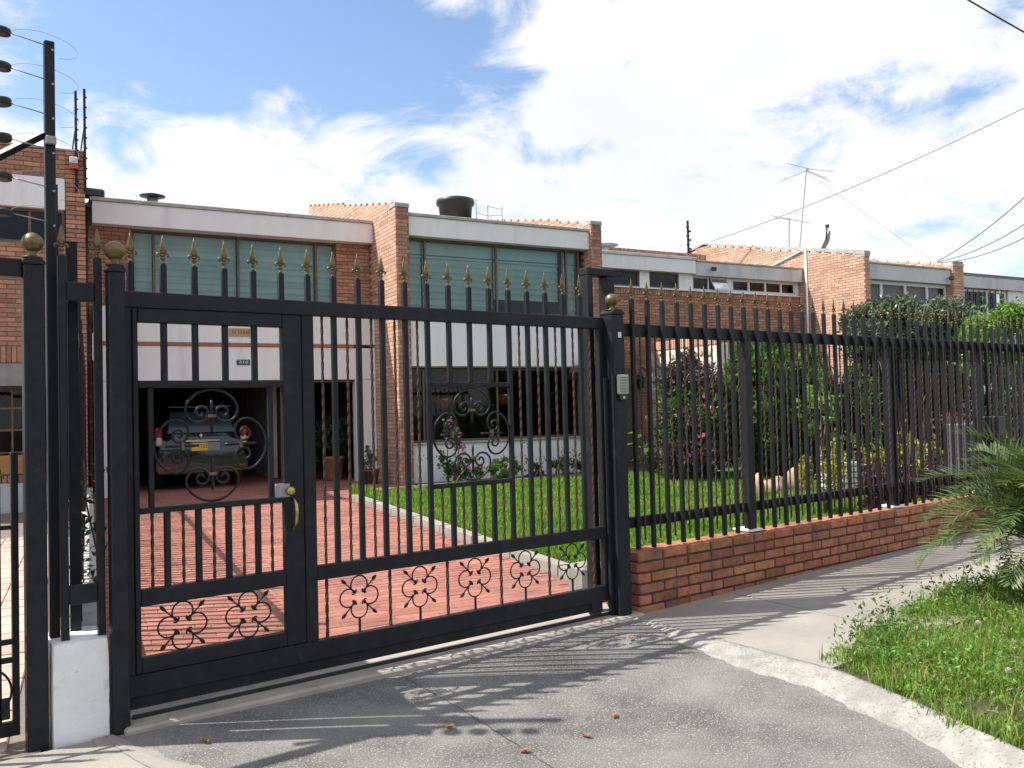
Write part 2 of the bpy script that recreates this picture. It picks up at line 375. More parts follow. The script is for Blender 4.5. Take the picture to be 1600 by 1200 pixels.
# ---- leaves
def leaves(centers, size, m, name='foliage', parent=None, aspect=.45, up=.35, outward=None, jitter=.4, droop=0):
    """one folded diamond per leaf"""
    C = np.asarray(centers, float); n = len(C)
    d = RNG.normal(size=(n, 3)); d[:, 2] += up
    if outward is not None: d += outward
    d /= np.linalg.norm(d, axis=1, keepdims=True) + 1e-9
    q = RNG.normal(size=(n, 3)); t = np.cross(d, q); t /= np.linalg.norm(t, axis=1, keepdims=True) + 1e-9
    b = np.cross(d, t); s = (size * (1 + jitter * RNG.uniform(-1, 1, n)))[:, None]
    v0 = C - t * s * .5; v1 = C + b * s * aspect * .5 + d * s * .08; v2 = C + t * s * .5 - d * s * .1; v3 = C - b * s * aspect * .5 + d * s * .08
    V = np.stack([v0, v1, v2, v3], 1).reshape(-1, 3); i = np.arange(n)[:, None] * 4
    T = np.concatenate([i + np.array([[0, 1, 2]]), i + np.array([[0, 2, 3]])], 1).reshape(-1, 3)
    return inst(np_mesh(name, V, T, m), name, parent)
def blob(n, c, r, k=14, spread=.34, shell=.75):
    """points in clumps spread through an ellipsoid"""
    c = np.array(c, float); r = np.array(r, float)
    d = RNG.normal(size=(k, 3)); d /= np.linalg.norm(d, axis=1, keepdims=True)
    cl = d * (RNG.uniform(shell ** 3, 1, k) ** (1 / 3))[:, None] * .78
    w = RNG.integers(0, k, n); g = RNG.normal(size=(n, 3)); g /= np.linalg.norm(g, axis=1, keepdims=True) + 1e-9
    p = cl[w] + g * (RNG.uniform(0, 1, n) ** .45)[:, None] * spread * RNG.uniform(.7, 1.25, k)[w][:, None]
    return c + p * r
def blades(P, h, w, m, name, parent=None, lean=.35):
    n = len(P); a = RNG.uniform(0, 2 * np.pi, n); ln = RNG.uniform(0, lean, n) * h; b = RNG.uniform(0, 2 * np.pi, n)
    tx, ty = np.cos(a) * w / 2, np.sin(a) * w / 2; z0 = np.zeros(n)
    v0 = P + np.stack([-tx, -ty, z0], 1); v1 = P + np.stack([tx, ty, z0], 1)
    mid = P + np.stack([np.cos(b) * ln * .35, np.sin(b) * ln * .35, h * .6], 1)
    v2 = mid + np.stack([tx * .7, ty * .7, z0], 1); v3 = mid - np.stack([tx * .7, ty * .7, z0], 1)
    v4 = P + np.stack([np.cos(b) * ln, np.sin(b) * ln, h * (1 - .25 * ln / np.maximum(h, 1e-6))], 1)
    V = np.stack([v0, v1, v2, v3, v4], 1).reshape(-1, 3); i = np.arange(n)[:, None] * 5
    T = np.concatenate([i + np.array([[0, 1, 2]]), i + np.array([[0, 2, 3]]), i + np.array([[3, 2, 4]])], 1).reshape(-1, 3)
    return inst(np_mesh(name, V, T, m), name, parent)

# ================================================================== the setting
PH = R(7.7); HX = Vector((math.cos(PH), -math.sin(PH), 0)); HN = Vector((math.sin(PH), math.cos(PH), 0)); HP = Vector((8.32, 14.91, 0))
def HW(t, s, z=0): return HP + HX * t + HN * s + Vector((0, 0, z))
def sheet(name, poly, z, m, kind='structure'):
    zf = z if callable(z) else (lambda x, y: z)
    o = MB().add([(x, y, zf(x, y)) for x, y in poly], [tuple(range(len(poly)))]).build(name, m); return tag(o, kind=kind)
sheet('ground', [(-300, -300), (300, -300), (300, 300), (-300, 300)], -.32, 'soil')
tag(MB().box(-60, 60, -9, 1.2, -.30, -.17).build('road', 'asphalt'), kind='structure')
def zap(x, y): return .035 - .15 * min(1, max(0, (4.5 - y) / 3.6)) ** 1.25 - .04 * min(1, max(0, (1.2 - y) / 1.5))
def grid(name, x0, x1, y0, y1, nx, ny, zf, m, xf=None):
    V = []; F = []
    for j in range(ny + 1):
        y = y0 + (y1 - y0) * j / ny
        for i in range(nx + 1):
            a, b = (x0, x1) if xf is None else xf(y)
            x = a + (b - a) * i / nx; V.append((x, y, zf(x, y)))
    for j in range(ny):
        for i in range(nx): F.append((j * (nx + 1) + i, j * (nx + 1) + i + 1, (j + 1) * (nx + 1) + i + 1, (j + 1) * (nx + 1) + i))
    me = MB().add(V, F).mesh(name, m, True); return inst(me, name, None)
def wob(x, y): return .006 * math.sin(2.1 * x + 1.3 * y) + .005 * math.sin(3.7 * y - 1.1 * x + 2)
def kerb_top(y): return 4.36 - .02 * (4.45 - y) - .33 * max(0, 2.86 - y) ** 1.15
def kerb_low(y): return kerb_top(y) - .05 - .20 * min(1, max(0, (4.5 - y) / .9)) + .10 * min(1, max(0, (3.0 - y) / .9))
tag(grid('driveway_apron', 0, 0, -1.5, 4.50, 40, 60, lambda x, y: zap(x, y) + wob(x, y), 'apron_concrete', lambda y: (.35, kerb_low(y) + .14)), kind='structure')
# whitewashed flared kerb between the apron and the pavement
def ZS(x): return .045 + .014 * max(0, x - 4.4)
V = []; F = []; NY = 90; NX = 10
for j in range(NY + 1):
    y = 4.47 - 4.2 * j / NY
    for i in range(NX + 1):
        f_ = i / NX; x = kerb_low(y) + (kerb_top(y) - kerb_low(y)) * f_ + (.016 * math.sin(9 * y + 5 * f_) + .012 * math.sin(31 * y) + .007 * math.sin(67 * y + 1)) * (1 - f_)
        zb_ = zap(kerb_low(y), y) + wob(kerb_low(y), y) - .012; z = zb_ + (ZS(4.4) + .004 - zb_) * (f_ ** .6) + random.uniform(-.0018, .0018) + .006 * math.sin(13 * y + 7 * f_) * f_ * (1 - f_) * 4
        V.append((x, y, z))
    V.append((kerb_top(y) + .002, y, -.3)); V.append((kerb_low(y), y, -.3))
st = NX + 3
for j in range(NY):
    for i in range(NX): F.append((j * st + i, (j + 1) * st + i, (j + 1) * st + i + 1, j * st + i + 1))
    F.append((j * st + NX, (j + 1) * st + NX, (j + 1) * st + NX + 1, j * st + NX + 1))
ko = MB().add(V, F).build('flared_kerb', 'whitewash', None, True); tag(ko, kind='structure')
# right pavement: cast slabs with open joints
pv = MB().box(4.46, 30, 2.95, 4.54, -.3, .012).build('pavement', 'soil'); tag(pv, kind='structure')
xs = [4.37, 5.44, 6.75, 8.0, 9.3, 10.6, 12.0, 13.5, 15, 18, 22]
for a, b in zip(xs[:-1], xs[1:]):
    V = []; F = []; nx, ny = 8, 8
    for j in range(ny + 1):
        y = 2.90 + (4.535 - 2.90) * j / ny; sk = -.10 * (4.5 - y) / 1.4
        for i in range(nx + 1):
            aa = (a + sk + .006) if a > 4.4 else kerb_top(y) + .006
            x = aa + (b + sk - .006 - aa) * i / nx; V.append((x, y, ZS(x) + .003 * math.sin(1.7 * x + 2.1 * y)))
    for j in range(ny):
        for i in range(nx): F.append((j * (nx + 1) + i, j * (nx + 1) + i + 1, (j + 1) * (nx + 1) + i + 1, (j + 1) * (nx + 1) + i))
    k = len(V); ring = list(range(nx + 1)) + [(j * (nx + 1) + nx) for j in range(1, ny + 1)] + [ny * (nx + 1) + i for i in range(nx - 1, -1, -1)] + [j * (nx + 1) for j in range(ny - 1, 0, -1)]
    for q in ring: V.append((V[q][0], V[q][1], -.05))
    for q in range(len(ring)): F.append((ring[(q + 1) % len(ring)], ring[q], k + q, k + (q + 1) % len(ring)))
    MB().add(V, F).build('slab', 'concrete', pv)
# a lower strip by the kerb where the pavement edge is broken towards the verge
vg = MB().add([(kerb_top(2.93) + .006, 2.93, .03), (30, 2.93, .16), (30, .3, .16), (kerb_top(.3) + .006, .3, .0), (kerb_top(.9) + .006, .9, .01), (kerb_top(1.6) + .006, 1.6, .02), (kerb_top(2.3) + .006, 2.3, .025), (kerb_top(2.7) + .006, 2.7, .03)], [(0, 7, 6, 5, 4, 3, 2, 1)]).build('verge', 'soil'); tag(vg, kind='structure')
# left pavement corner and its kerb
pl = MB().box(-8, .86, 3.2, 4.50, -.3, .040).build('pavement_beside_neighbour_gate', 'concrete'); tag(pl, kind='structure')
V = []; F = []
for j in range(31):
    y = 4.52 - 1.4 * j / 30; xt = .90 + .03 * (4.5 - y) + .22 * max(0, 4.35 - y) ** 1.5; xl = xt + .04 + .22 * min(1, (4.52 - y) / .8)
    for i in range(7):
        f_ = i / 6; V.append((xl + (xt - xl) * f_, y, zap(1, y) + (.046 - zap(1, y)) * f_ ** .8 + random.uniform(-.003, .003)))
for j in range(30):
    for i in range(6): F.append((j * 7 + i, j * 7 + i + 1, (j + 1) * 7 + i + 1, (j + 1) * 7 + i))
tag(MB().add(V, F).build('flared_kerb_by_plinth', 'concrete', None, True), kind='structure')
tag(MB().add([(.84, 4.52, .042), (.92, 4.52, .042), (.95, 4.3, .042), (1.08, 3.9, .042), (1.4, 3.2, .042), (.84, 3.2, .042)], [(0, 5, 4, 3, 2, 1)]).build('pavement_corner', 'concrete'), kind='structure')
# threshold strip under the gate with its steel track
tag(MB().cbox(.98, 4.46, 4.47, 4.96, -.2, .062, .012).build('gate_threshold', 'threshold'), kind='structure')
tr = root('gate_track', (2.7, 4.63, .062), 'dark steel angle track set in the concrete threshold under the sliding gate', 'track')
MB().cbox(-1.66, 1.62, -.030, -.018, -.02, .022, .002).build('track_angle', 'lamp_dark', tr)
MB().cbox(-1.66, 1.62, -.015, .05, .0, .006, .002).build('track_plate', 'galvanised', tr)

# driveway of red pavers, skewed with the lot
def zd(y): return .058 + .0062 * (y - 5)
def XL(y): return .98 + .187 * (y - 4.95)
def XK(y): return 4.66 + .2125 * (y - 4.95)
ang = math.atan2(-.187, 1.0); ce, se = math.cos(ang), math.sin(ang)
dv = MB().add([(XL(4.9), 4.9, zd(4.9) - .006), (XK(4.9), 4.9, zd(4.9) - .006), (XK(13.4), 13.4, zd(13.4) - .006), (8.4, 14.6, zd(14.6) - .006), (8.6, 16.4, zd(16.4) - .006), (3.0, 17.2, zd(17.2) - .006)], [(0, 1, 2, 3, 4, 5)]).build('driveway', 'paver_joint'); tag(dv, kind='structure')
pb = []
br = 0; b = 0.0
while b < 12.6:
    a = -.10175 if br % 2 else 0.0
    while a < 8.6:
        x = .98 + ce * (a + .1) - se * (b + .05); y = 4.97 + se * (a + .1) + ce * (b + .05)
        rel = Vector((x, y, 0)) - HP; hs_ = rel.dot(HN)
        right = XK(y) - .09 if y < 13.35 else 8.45
        if XL(y) + .06 < x < right and y > 5.02 and hs_ < 1.22: pb.append((x, y))
        a += .2035
    b += .1035; br += 1
pb.sort(key=lambda q: q[0] ** 2 + q[1] ** 2)
pm = MB().cbox(-.0995, .0995, -.0495, .0495, -.05, 0, .003).mesh('paver', 'paver')
for (x, y) in pb[:300]: inst(pm, 'paver', dv, (x, y, zd(y) + random.uniform(-.0012, .0012)), (random.uniform(-.006, .006), random.uniform(-.004, .004), ang))
c5 = np.array([(-.1, -.05, -.03), (.0995, -.0495, -.03), (.0995, .0495, -.03), (-.0995, .0495, -.03), (-.0965, -.0465, 0), (.0965, -.0465, 0), (.0965, .0465, 0), (-.0965, .0465, 0)])
t5 = np.array([(4, 5, 6), (4, 6, 7), (0, 1, 5), (0, 5, 4), (1, 2, 6), (1, 6, 5), (2, 3, 7), (2, 7, 6), (3, 0, 4), (3, 4, 7)])
VV = []; TT = []
for i, (x, y) in enumerate(pb[300:]):
    VV.append(np.stack([x + c5[:, 0] * ce - c5[:, 1] * se, y + c5[:, 0] * se + c5[:, 1] * ce, c5[:, 2] + zd(y) + random.uniform(-.0012, .0012)], 1)); TT.append(t5 + 8 * i)
tag(inst(np_mesh('paver_field', np.concatenate(VV), np.concatenate(TT), 'paver'), 'paver_field', dv), kind='stuff')
# neighbour's driveway: pale flags
nd_ = MB().add([(-6, 4.5, .03), (.62, 4.5, .03), (2.7, 15.6, .10), (-6, 16.5, .10)], [(0, 1, 2, 3)]).build('neighbour_driveway', 'mortar'); tag(nd_, kind='structure')
fm = MB().cbox(-.145, .145, -.145, .145, -.04, 0, .006).mesh('flagstone', 'pink_flag')
for j in range(26):
    for i in range(9):
        b = .2 + j * .3; a = -.25 - i * .3; y = 4.6 + b; x = XL(y) - .32 + a
        if x > -1.6 - .0 * j: inst(fm, 'flagstone', nd_, (x, y, .036 + .0063 * (y - 4.5) + .008 + random.uniform(-.002, .002)), (0, 0, ang + random.uniform(-.01, .01)))

# lawn, its kerb, the bed and the slate path before the window
def zl(x, y): return .10 + .004 * (y - 5)
lawn = MB().add([(XK(4.72) + .1, 4.72, .09), (24, 4.72, .10), (24, 12.5, .13), (*HW(4.9, -1.0).xy, .13), (*HW(-.05, -1.0).xy, .13), (XK(13.3) + .1, 13.3, .13)], [(0, 1, 2, 3, 4, 5)]).build('lawn', 'lawn_ground'); tag(lawn, kind='structure')
tag(MB().add([(*HW(-.1, -1.02).xy, .11), (*HW(8, -1.02).xy, .11), (*HW(13.4, 2.2).xy, .11), (*HW(-.1, 2.2).xy, .11)], [(0, 1, 2, 3)]).build('flower_bed', 'soil'), kind='structure')
pa = root('slate_edging', HW(0, -1.0), 'dark grey slate edging slabs between the lawn and the flower bed below the large window', 'edging', rz=-PH)
for i in range(9):
    MB().cbox(.02 + i * .56, .57 + i * .56, -.12, .22, .05, .165 + random.uniform(-.004, .004), .01).build('slab', 'slate', pa)
kb = root('lawn_kerb', (XK(5), 5, 0), 'pale concrete kerb running along the lawn beside the red driveway', 'kerb')
y = 4.98
while y < 13.2:
    l = min(.98, 13.3 - y); yy0, yy1 = y - 5, y + l - 5; x0, x1 = XK(y) - XK(5), XK(y + l) - XK(5); zz = zl(0, y) + .045
    V = [(x0 - .0, yy0, -.05), (x0 + .17, yy0, -.05), (x1 + .17, yy1, -.05), (x1, yy1, -.05), (x0 + .012, yy0, zz), (x0 + .155, yy0, zz), (x1 + .155, yy1, zz), (x1 + .012, yy1, zz)]
    MB().add(V, [(0, 3, 2, 1), (4, 5, 6, 7), (0, 1, 5, 4), (1, 2, 6, 5), (2, 3, 7, 6), (3, 0, 4, 7)]).build('kerb_stone', 'concrete', kb); y += 1.0
n = 120000
u = RNG.uniform(0, 1, n) ** 1.6
Y = 4.8 + u * 9.2; X = XK(Y) + .17 + RNG.uniform(0, 1, n) * np.where(Y < 9, 9.5, 7.5)
ok = ~((Y > 13.25) & (X < 6.2))
rel = np.stack([X - HP.x, Y - HP.y], 1); ok &= (rel @ np.array([HN.x, HN.y])) < -1.13
X, Y = X[ok], Y[ok]
P = np.stack([X, Y, np.full(len(X), .10) + .004 * (Y - 5) - .005], 1)
hh = RNG.uniform(.035, .085, len(X)) * (1 + .6 * (np.sin(3 * X) * np.cos(2.3 * Y) > .55)) * np.where((X - XK(Y)) < .42, 1.7, 1)
tag(blades(P, hh, .008 + .0009 * Y, 'grass', 'lawn_grass', lean=.7), 'bright green lawn grass behind the iron fence', 'grass', kind='stuff')

# ================================================================== low brick wall under the right fence
lw = root('low_brick_wall', (4.455, 4.52, 0), 'low orange brick wall carrying the black railing along the pavement', 'wall')
MB().box(.012, 9.0, .012, .23, -.1, .468).build('mortar_core', 'dark_mortar', lw)
bw = Bricks(lw, 'brick')
bw.face(0, 0, 0, 9.0, .02, .41, L=.245, h=.062, j=.017)
bw.face(0, .24, -math.pi / 2, .235, .02, .41, L=.225, h=.062)
bw.face(0, 0, 0, 9.0, .41, .487, L=.25, j=.014, dep=.235)
bw.finish(300)

# ================================================================== shared ironwork pieces
def twisted(name, length, w=.0092):
    n = max(6, int(length / .017)); V = []; F = []
    for i in range(n + 1):
        a0 = i * math.pi / 8
        for k in range(4):
            a = a0 + k * math.pi / 2; V.append((w * math.cos(a) * .95, w * math.sin(a) * .95, length * i / n))
    for i in range(n):
        for k in range(4): F.append((i * 4 + k, i * 4 + (k + 1) % 4, i * 4 + 4 + (k + 1) % 4, i * 4 + 4 + k))
    return MB().add(V, F).mesh(name, 'rusty_iron')
def spear_mesh():
    m = MB(); m.lathe([(.009, 0), (.013, .006), (.007, .012), (.008, .024), (.016, .030), (.009, .037), (.008, .05)], n=8)
    m.lathe([(.008, .05), (.0155, .062), (.019, .076), (.013, .104), (.006, .130), (.001, .152)], n=6, sy=.45)
    for sx in (-1, 1):
        m.tube([(sx * .006, 0, .045), (sx * .018, 0, .058), (sx * .027, 0, .055), (sx * .029, 0, .043), (sx * .022, 0, .040)], [.006, .006, .006, .005, .004], 6)
    m.lathe([(.004, .04), (.012, .043), (.012, .049), (.004, .053)], n=8)
    return m.mesh('spearhead', 'gold_paint', True)
SPEAR = spear_mesh()
def bar_mesh(length, w=.030, d=.030, name='picket', m='black_paint'): return MB().cbox(-w / 2, w / 2, -d / 2, d / 2, 0, length, .0025).mesh(name, m)
def ball_mesh(r):
    p = [(r * .50, -r * 1.62), (r * .95, -r * 1.55), (r * .95, -r * 1.47), (r * .42, -r * 1.40), (r * .33, -r * 1.12), (r * .42, -r * .95)]
    for i in range(13):
        a = -math.pi / 2 + .35 + (math.pi - .36) * i / 12; p.append((r * math.cos(a) + .0005, r * math.sin(a)))
    return MB().lathe(p, n=24).mesh('ball_finial', 'gold_paint', True)
BALL = ball_mesh(.047)
def cscroll(R_, r_, turn=1.05):
    """half of a C scroll from its crown (0,R_) clockwise, curling in; returns xz points"""
    pts = [(0.0, R_)]; hd = 0.0; s = 0; x, z = 0.0, R_; tot = 0
    while tot < R(640):
        d_ = math.degrees(tot)
        if d_ < 50: rad = R_ * 1.09
        elif d_ < 90: rad = R_ * .57
        elif d_ < 215: rad = R_ * .458
        else: rad = R_ * max(.10, .31 - .21 * (d_ - 215) / 380)
        ds = rad * R(9); tot += R(9); hd -= R(9); x += ds * math.cos(hd + R(4.5)); z += ds * math.sin(hd + R(4.5)); pts.append((x, z))
    return pts
def big_ornament(parent, cx, cz, y=0, R_=.138, d=.155):
    h = cscroll(R_, .062)
    for k in range(4):
        a = k * math.pi / 2; ca, sa = math.cos(a), math.sin(a)
        path = [(-q[0], q[1]) for q in h[::-1]] + h[1:]
        P3 = [(ca * px - sa * (pz + d), 0, sa * px + ca * (pz + d)) for px, pz in path]
        MB().tube(P3, .0068, 6).build('scroll', 'black_paint', parent, True, (cx, y, cz))
        zc = d - R_ * .02
        q = [(ca * 0 - sa * v, 0, sa * 0 + ca * v) for v in (zc - .085, zc - .05, zc, zc + .05, zc + .085)]
        MB().tube(q, [.007, .009, .006, .009, .007], 6).build('dart', 'black_paint', parent, True, (cx, y, cz))
        c = Vector((-sa * zc, 0, ca * zc)); w, hgt = (.022, .0085) if k % 2 == 0 else (.0085, .022)
        MB().cbox(c.x - w, c.x + w, -.012, .012, c.z - hgt, c.z + hgt, .003).build('collar', 'gold_paint', parent, False, (cx, y, cz))
def small_ornament_mesh():
    m = MB()
    for k in range(4):
        a = k * math.pi / 2; ca, sa = math.cos(a), math.sin(a); path = []
        for i in range(25):
            th = R(-32) + R(244) * i / 24; path.append((.052 * math.cos(th), .070 + .052 * math.sin(th)))
        def hook(sx):
            x, z = sx * .044, .0425; return [(sx * .036, .030), (sx * .026, .026), (sx * .018, .034), (sx * .020, .046)]
        path = hook(1)[::-1] + path + hook(-1)
        m.tube([(ca * x - sa * z, 0, sa * x + ca * z) for x, z in path], .0048, 6)
    for k in range(4):
        a = R(45) + k * math.pi / 2; ca, sa = math.cos(a), math.sin(a)
        m.tube([(ca * .05, 0, sa * .05), (ca * .125, 0, sa * .125)], .0042, 5)
        for r0_, r1_ in ((.116, .160), (.030, .064)):
            pts = [r0_ + (r1_ - r0_) * f_ for f_ in (0, .25, .55, .8, 1)]; m.tube([(ca * v, 0, sa * v) for v in pts], [.003, .009, .011, .007, .001], 6)
    return m.mesh('leaf_ornament', 'black_paint', True)
ORN = small_ornament_mesh()

# ================================================================== right railing
fn = root('iron_railing', (4.455, 4.60, 0), 'long black railing with gold spear tips standing on the low brick wall', 'railing')
NP = 55
MB().cbox(-.03, .075 + .161 * NP, .018, .058, 2.06, 2.155, .004).build('top_rail', 'black_paint', fn)
MB().cbox(-.03, .075 + .161 * NP, .018, .058, .648, .726, .004).build('bottom_rail', 'black_paint', fn)
pk = bar_mesh(1.845); tw = twisted('twisted_bar', 1.52, .0084)
for i in range(NP):
    x = .081 + .1608 * i
    p = inst(pk, 'picket', fn, (x, 0, .49), (0, 0, random.uniform(-.02, .02))); inst(SPEAR, 'spearhead', p, (0, 0, 1.845), (0, 0, random.uniform(-.25, .25)))
    inst(tw, 'twisted_bar', fn, (x + .080, .006, .548), (0, 0, random.random()))
for x in (1.415, 3.61, 5.42, 7.6):
    MB().cbox(x - .035, x + .035, .0, .075, .488, 2.06, .004).build('post', 'black_paint', fn)
    MB().cbox(x - .08, x + .08, -.03, .16, .487, .505, .004).build('base_plate', 'white_paint', fn)

# ================================================================== gate posts
def gate_post(x0, x1, y0, y1, h, label):
    o = root('gate_post', ((x0 + x1) / 2, (y0 + y1) / 2, 0), label, 'post', 'black posts beside the gates'); w, d = (x1 - x0) / 2, (y1 - y0) / 2
    MB().cbox(-w, w, -d, d, -.05, h, .006).build('shaft', 'black_paint', o)
    MB().prism([(-w - .004, h), (w + .004, h), (w + .004, h + .012), (w * .5, h + .035), (-w * .5, h + .035), (-w - .004, h + .012)], -d - .004, d + .004).build('cap', 'black_paint', o)
    inst(BALL, 'ball_finial', o, (0, 0, h + .035 + .072)); return o
gate_post(.936, 1.012, 4.515, 4.60, 2.265, 'black steel gate post with gold ball beside the white plinth')
gp = gate_post(4.255, 4.365, 4.51, 4.64, 2.205, 'black steel gate post carrying the keypad at the end of the low brick wall')
MB().cbox(.058, .10, -.02, .05, .0, 2.16, .003).build('channel', 'black_paint', gp)
MB().cbox(-.085, -.058, -.005, .025, .05, 1.75, .003).build('guide_angle', 'black_paint', gp)
gate_post(.580, .668, 4.56, 4.65, 2.28, 'black steel gate post with gold ball at the left edge beside the neighbour\'s gate')
kpd = root('door_intercom', (4.322, 4.508, 1.585), 'beige intercom keypad with small grey buttons on the right gate post', 'intercom')
MB().cbox(-.052, .052, -.028, 0, .045, .185, .008).build('housing', 'keypad', kpd)
bm_ = MB().cbox(-.0085, .0085, -.006, 0, -.0065, .0065, .002).mesh('button', 'keypad_button')
for r_ in range(6):
    for c_ in range(4): inst(bm_, 'button', kpd, (-.032 + c_ * .0215, -.028, .066 + r_ * .020))
MB().cbox(-.038, .044, -.022, 0, .0, .042, .005).build('camera_box', 'black_plastic', kpd)
MB().lathe([(.0095, 0), (.0095, .004), (.005, .006)], n=12).build('lens', 'white_frame', kpd, True, (.0, -.022, .021), (R(90), 0, 0))
st_ = MB().cbox(4.302, 4.334, 4.5065, 4.5095, 2.035, 2.075, .0008).build('paper_sticker', 'white_frame'); tag(st_, 'small white square sticker high on the right gate post', 'sticker')
gf = root('gate_guide', (4.21, 4.76, 0), 'black steel portal frame rising behind the right gate post to guide the gate', 'frame')
MB().cbox(.0, .05, -.05, .05, .05, 2.51, .005).build('upright', 'black_paint', gf)
MB().cbox(.19, .265, -.05, .05, .05, 2.51, .005).build('upright', 'black_paint', gf)
MB().cbox(.0, .265, -.05, .05, 2.511, 2.565, .005).build('lintel', 'black_paint', gf)
mo = root('gate_motor', (4.50, 5.12, .06), 'small grey gate motor box on the drive behind the right gate post', 'motor')
MB().cbox(-.13, .13, -.10, .12, 0, .27, .03).build('casing', 'grey_beam', mo); MB().cbox(-.15, .15, -.12, .14, -.02, .03, .008).build('base', 'galvanised', mo)

# ================================================================== the sliding gate with its wicket door
GX = 1.045; gt = root('sliding_gate', (GX, 4.63, 0), 'wide black iron sliding gate with gold spear tips, scroll ornaments and a wicket door', 'gate')
def gx(x): return x - GX
B = lambda n, x0, x1, z0, z1, d=.02, c=.004, p=None: MB().cbox(gx(x0), gx(x1), -d, d, z0, z1, c).build(n, 'black_paint', p or gt)
B('top_rail', 1.013, 4.25, 2.103, 2.185, .025)
B('bottom_rail', 1.013, 4.25, .165, .272, .025)
MB().cbox(gx(1.013), gx(4.16), -.012, .012, .105, .165, .002).build('skirt', 'black_paint', gt)
B('stile', 1.957, 2.028, .272, 2.103, .025)
B('end_stile', 4.205, 4.25, .272, 2.103, .025)
B('hinge_stile', 1.013, 1.058, .272, 2.103, .025)
B('middle_rail', 2.028, 4.205, .607, .690, .022)
PX = 1.0625; SP = .1573
pkt = bar_mesh(.150, .030, .030)
XS = [PX + SP * i for i in range(20)]
for x in XS:
    p = inst(pkt, 'picket', gt, (gx(x), 0, 2.184), (0, 0, random.uniform(-.02, .02))); inst(SPEAR, 'spearhead', p, (0, 0, .15), (0, 0, random.uniform(-.2, .2)))
full = bar_mesh(2.104 - .689, .030, .028, 'bar'); sh1 = bar_mesh(2.104 - 1.722, .030, .028, 'bar'); sh2 = bar_mesh(1.062 - .689, .030, .028, 'bar')
tfull = twisted('twisted_bar', 2.104 - .689); tlow = twisted('twisted_bar', 1.062 - .689)
for i, x in enumerate(XS):
    if x < 2.1: continue
    if 2.85 < x < 3.38:
        inst(sh1, 'bar', gt, (gx(x), 0, 1.721)); inst(sh2, 'bar', gt, (gx(x) + .006, 0, .689))
    else: inst(full, 'bar', gt, (gx(x), 0, .689))
for x in [2.09 + .1573 * i for i in range(14)]:
    if 2.80 < x < 3.42: inst(tlow, 'twisted_bar', gt, (gx(x), 0, .689), (0, 0, random.random()))
    else: inst(tfull, 'twisted_bar', gt, (gx(x), 0, .689), (0, 0, random.random()))
B('panel_rail', 2.81, 3.412, 1.692, 1.722, .014); B('panel_rail', 2.81, 3.412, 1.06, 1.090, .014)
big_ornament(gt, gx(3.112), 1.391)
tl2 = twisted('twisted_bar', .607 - .271, .011)
for x in (2.09, 2.495, 2.90, 3.312, 3.716, 4.12): inst(tl2, 'twisted_bar', gt, (gx(x), 0, .271), (0, 0, random.random()))
for x in (2.292, 2.700, 3.105, 3.510, 3.92):
    inst(ORN, 'leaf_ornament', gt, (gx(x), 0, .476)); MB().cbox(gx(x) - .006, gx(x) + .006, -.006, .006, .271, .358, .001).build('stub', 'black_paint', gt)
for x in (4.12,):
    MB().lathe([(.012, -.02), (.05, -.02), (.052, -.012), (.044, 0), (.052, .012), (.05, .02), (.012, .02)], n=20).build('wheel', 'rusty_iron', gt, False, (gx(x), 0, .115), (R(90), 0, 0))
MB().cbox(gx(4.07), gx(4.17), -.03, .03, .10, .19, .004).build('wheel_housing', 'black_paint', gt)
# wicket door, a part of the gate; its own bars are sub-parts
door = MB(); D = lambda x0, x1, z0, z1: door.cbox(gx(x0), gx(x1), -.0265, .0235, z0, z1, .004)
D(1.0605, 1.087, .276, 2.100); D(1.842, 1.953, .276, 2.100)
D(1.0872, 1.8418, 2.030, 2.100); D(1.0872, 1.8418, 1.700, 1.735); D(1.0872, 1.8418, 1.065, 1.095); D(1.0872, 1.8418, .606, .690); D(1.0872, 1.8418, .276, .352)
wd = door.build('wicket_door', 'black_paint', gt)
m1 = bar_mesh(2.031 - 1.734, .030, .028, 'bar'); m2 = bar_mesh(1.701 - 1.094, .026, .026, 'bar'); m3 = bar_mesh(1.066 - .689, .030, .028, 'bar'); t3 = twisted('twisted_bar', 1.066 - .689)
for x in (1.219, 1.376, 1.533, 1.692): inst(m1, 'bar', wd, (gx(x), 0, 1.734)); inst(m3, 'bar', wd, (gx(x) + .004, 0, .689))
for x in (1.148, 1.775): inst(m2, 'bar', wd, (gx(x), 0, 1.094))
for x in (1.150, 1.303, 1.460, 1.619, 1.775): inst(t3, 'twisted_bar', wd, (gx(x), 0, .689), (0, 0, random.random()))
big_ornament(wd, gx(1.457), 1.396)
for x in (1.293, 1.637): inst(ORN, 'leaf_ornament', wd, (gx(x), 0, .479))
lo_ = MB().cbox(gx(1.785), gx(1.87), -.035, .01, 1.09, 1.165, .004).build('lock_case', 'galvanised', wd)
MB().lathe([(.020, 0), (.026, .008), (.024, .03), (.014, .036)], n=14).build('lock_cylinder', 'brass', wd, True, (gx(1.868), -.0265, 1.125), (R(90), 0, 0))
hp = [(0, -.005, .075), (0, -.03, .07), (.002, -.048, .045), (.003, -.052, 0), (.002, -.046, -.05), (0, -.03, -.075), (0, -.004, -.09), (0, -.004, -.105)]
MB().tube(hp, [.007, .008, .011, .012, .011, .008, .010, .004], 8).build('pull_handle', 'brass', wd, True, (gx(1.885), -.0265, 1.005))

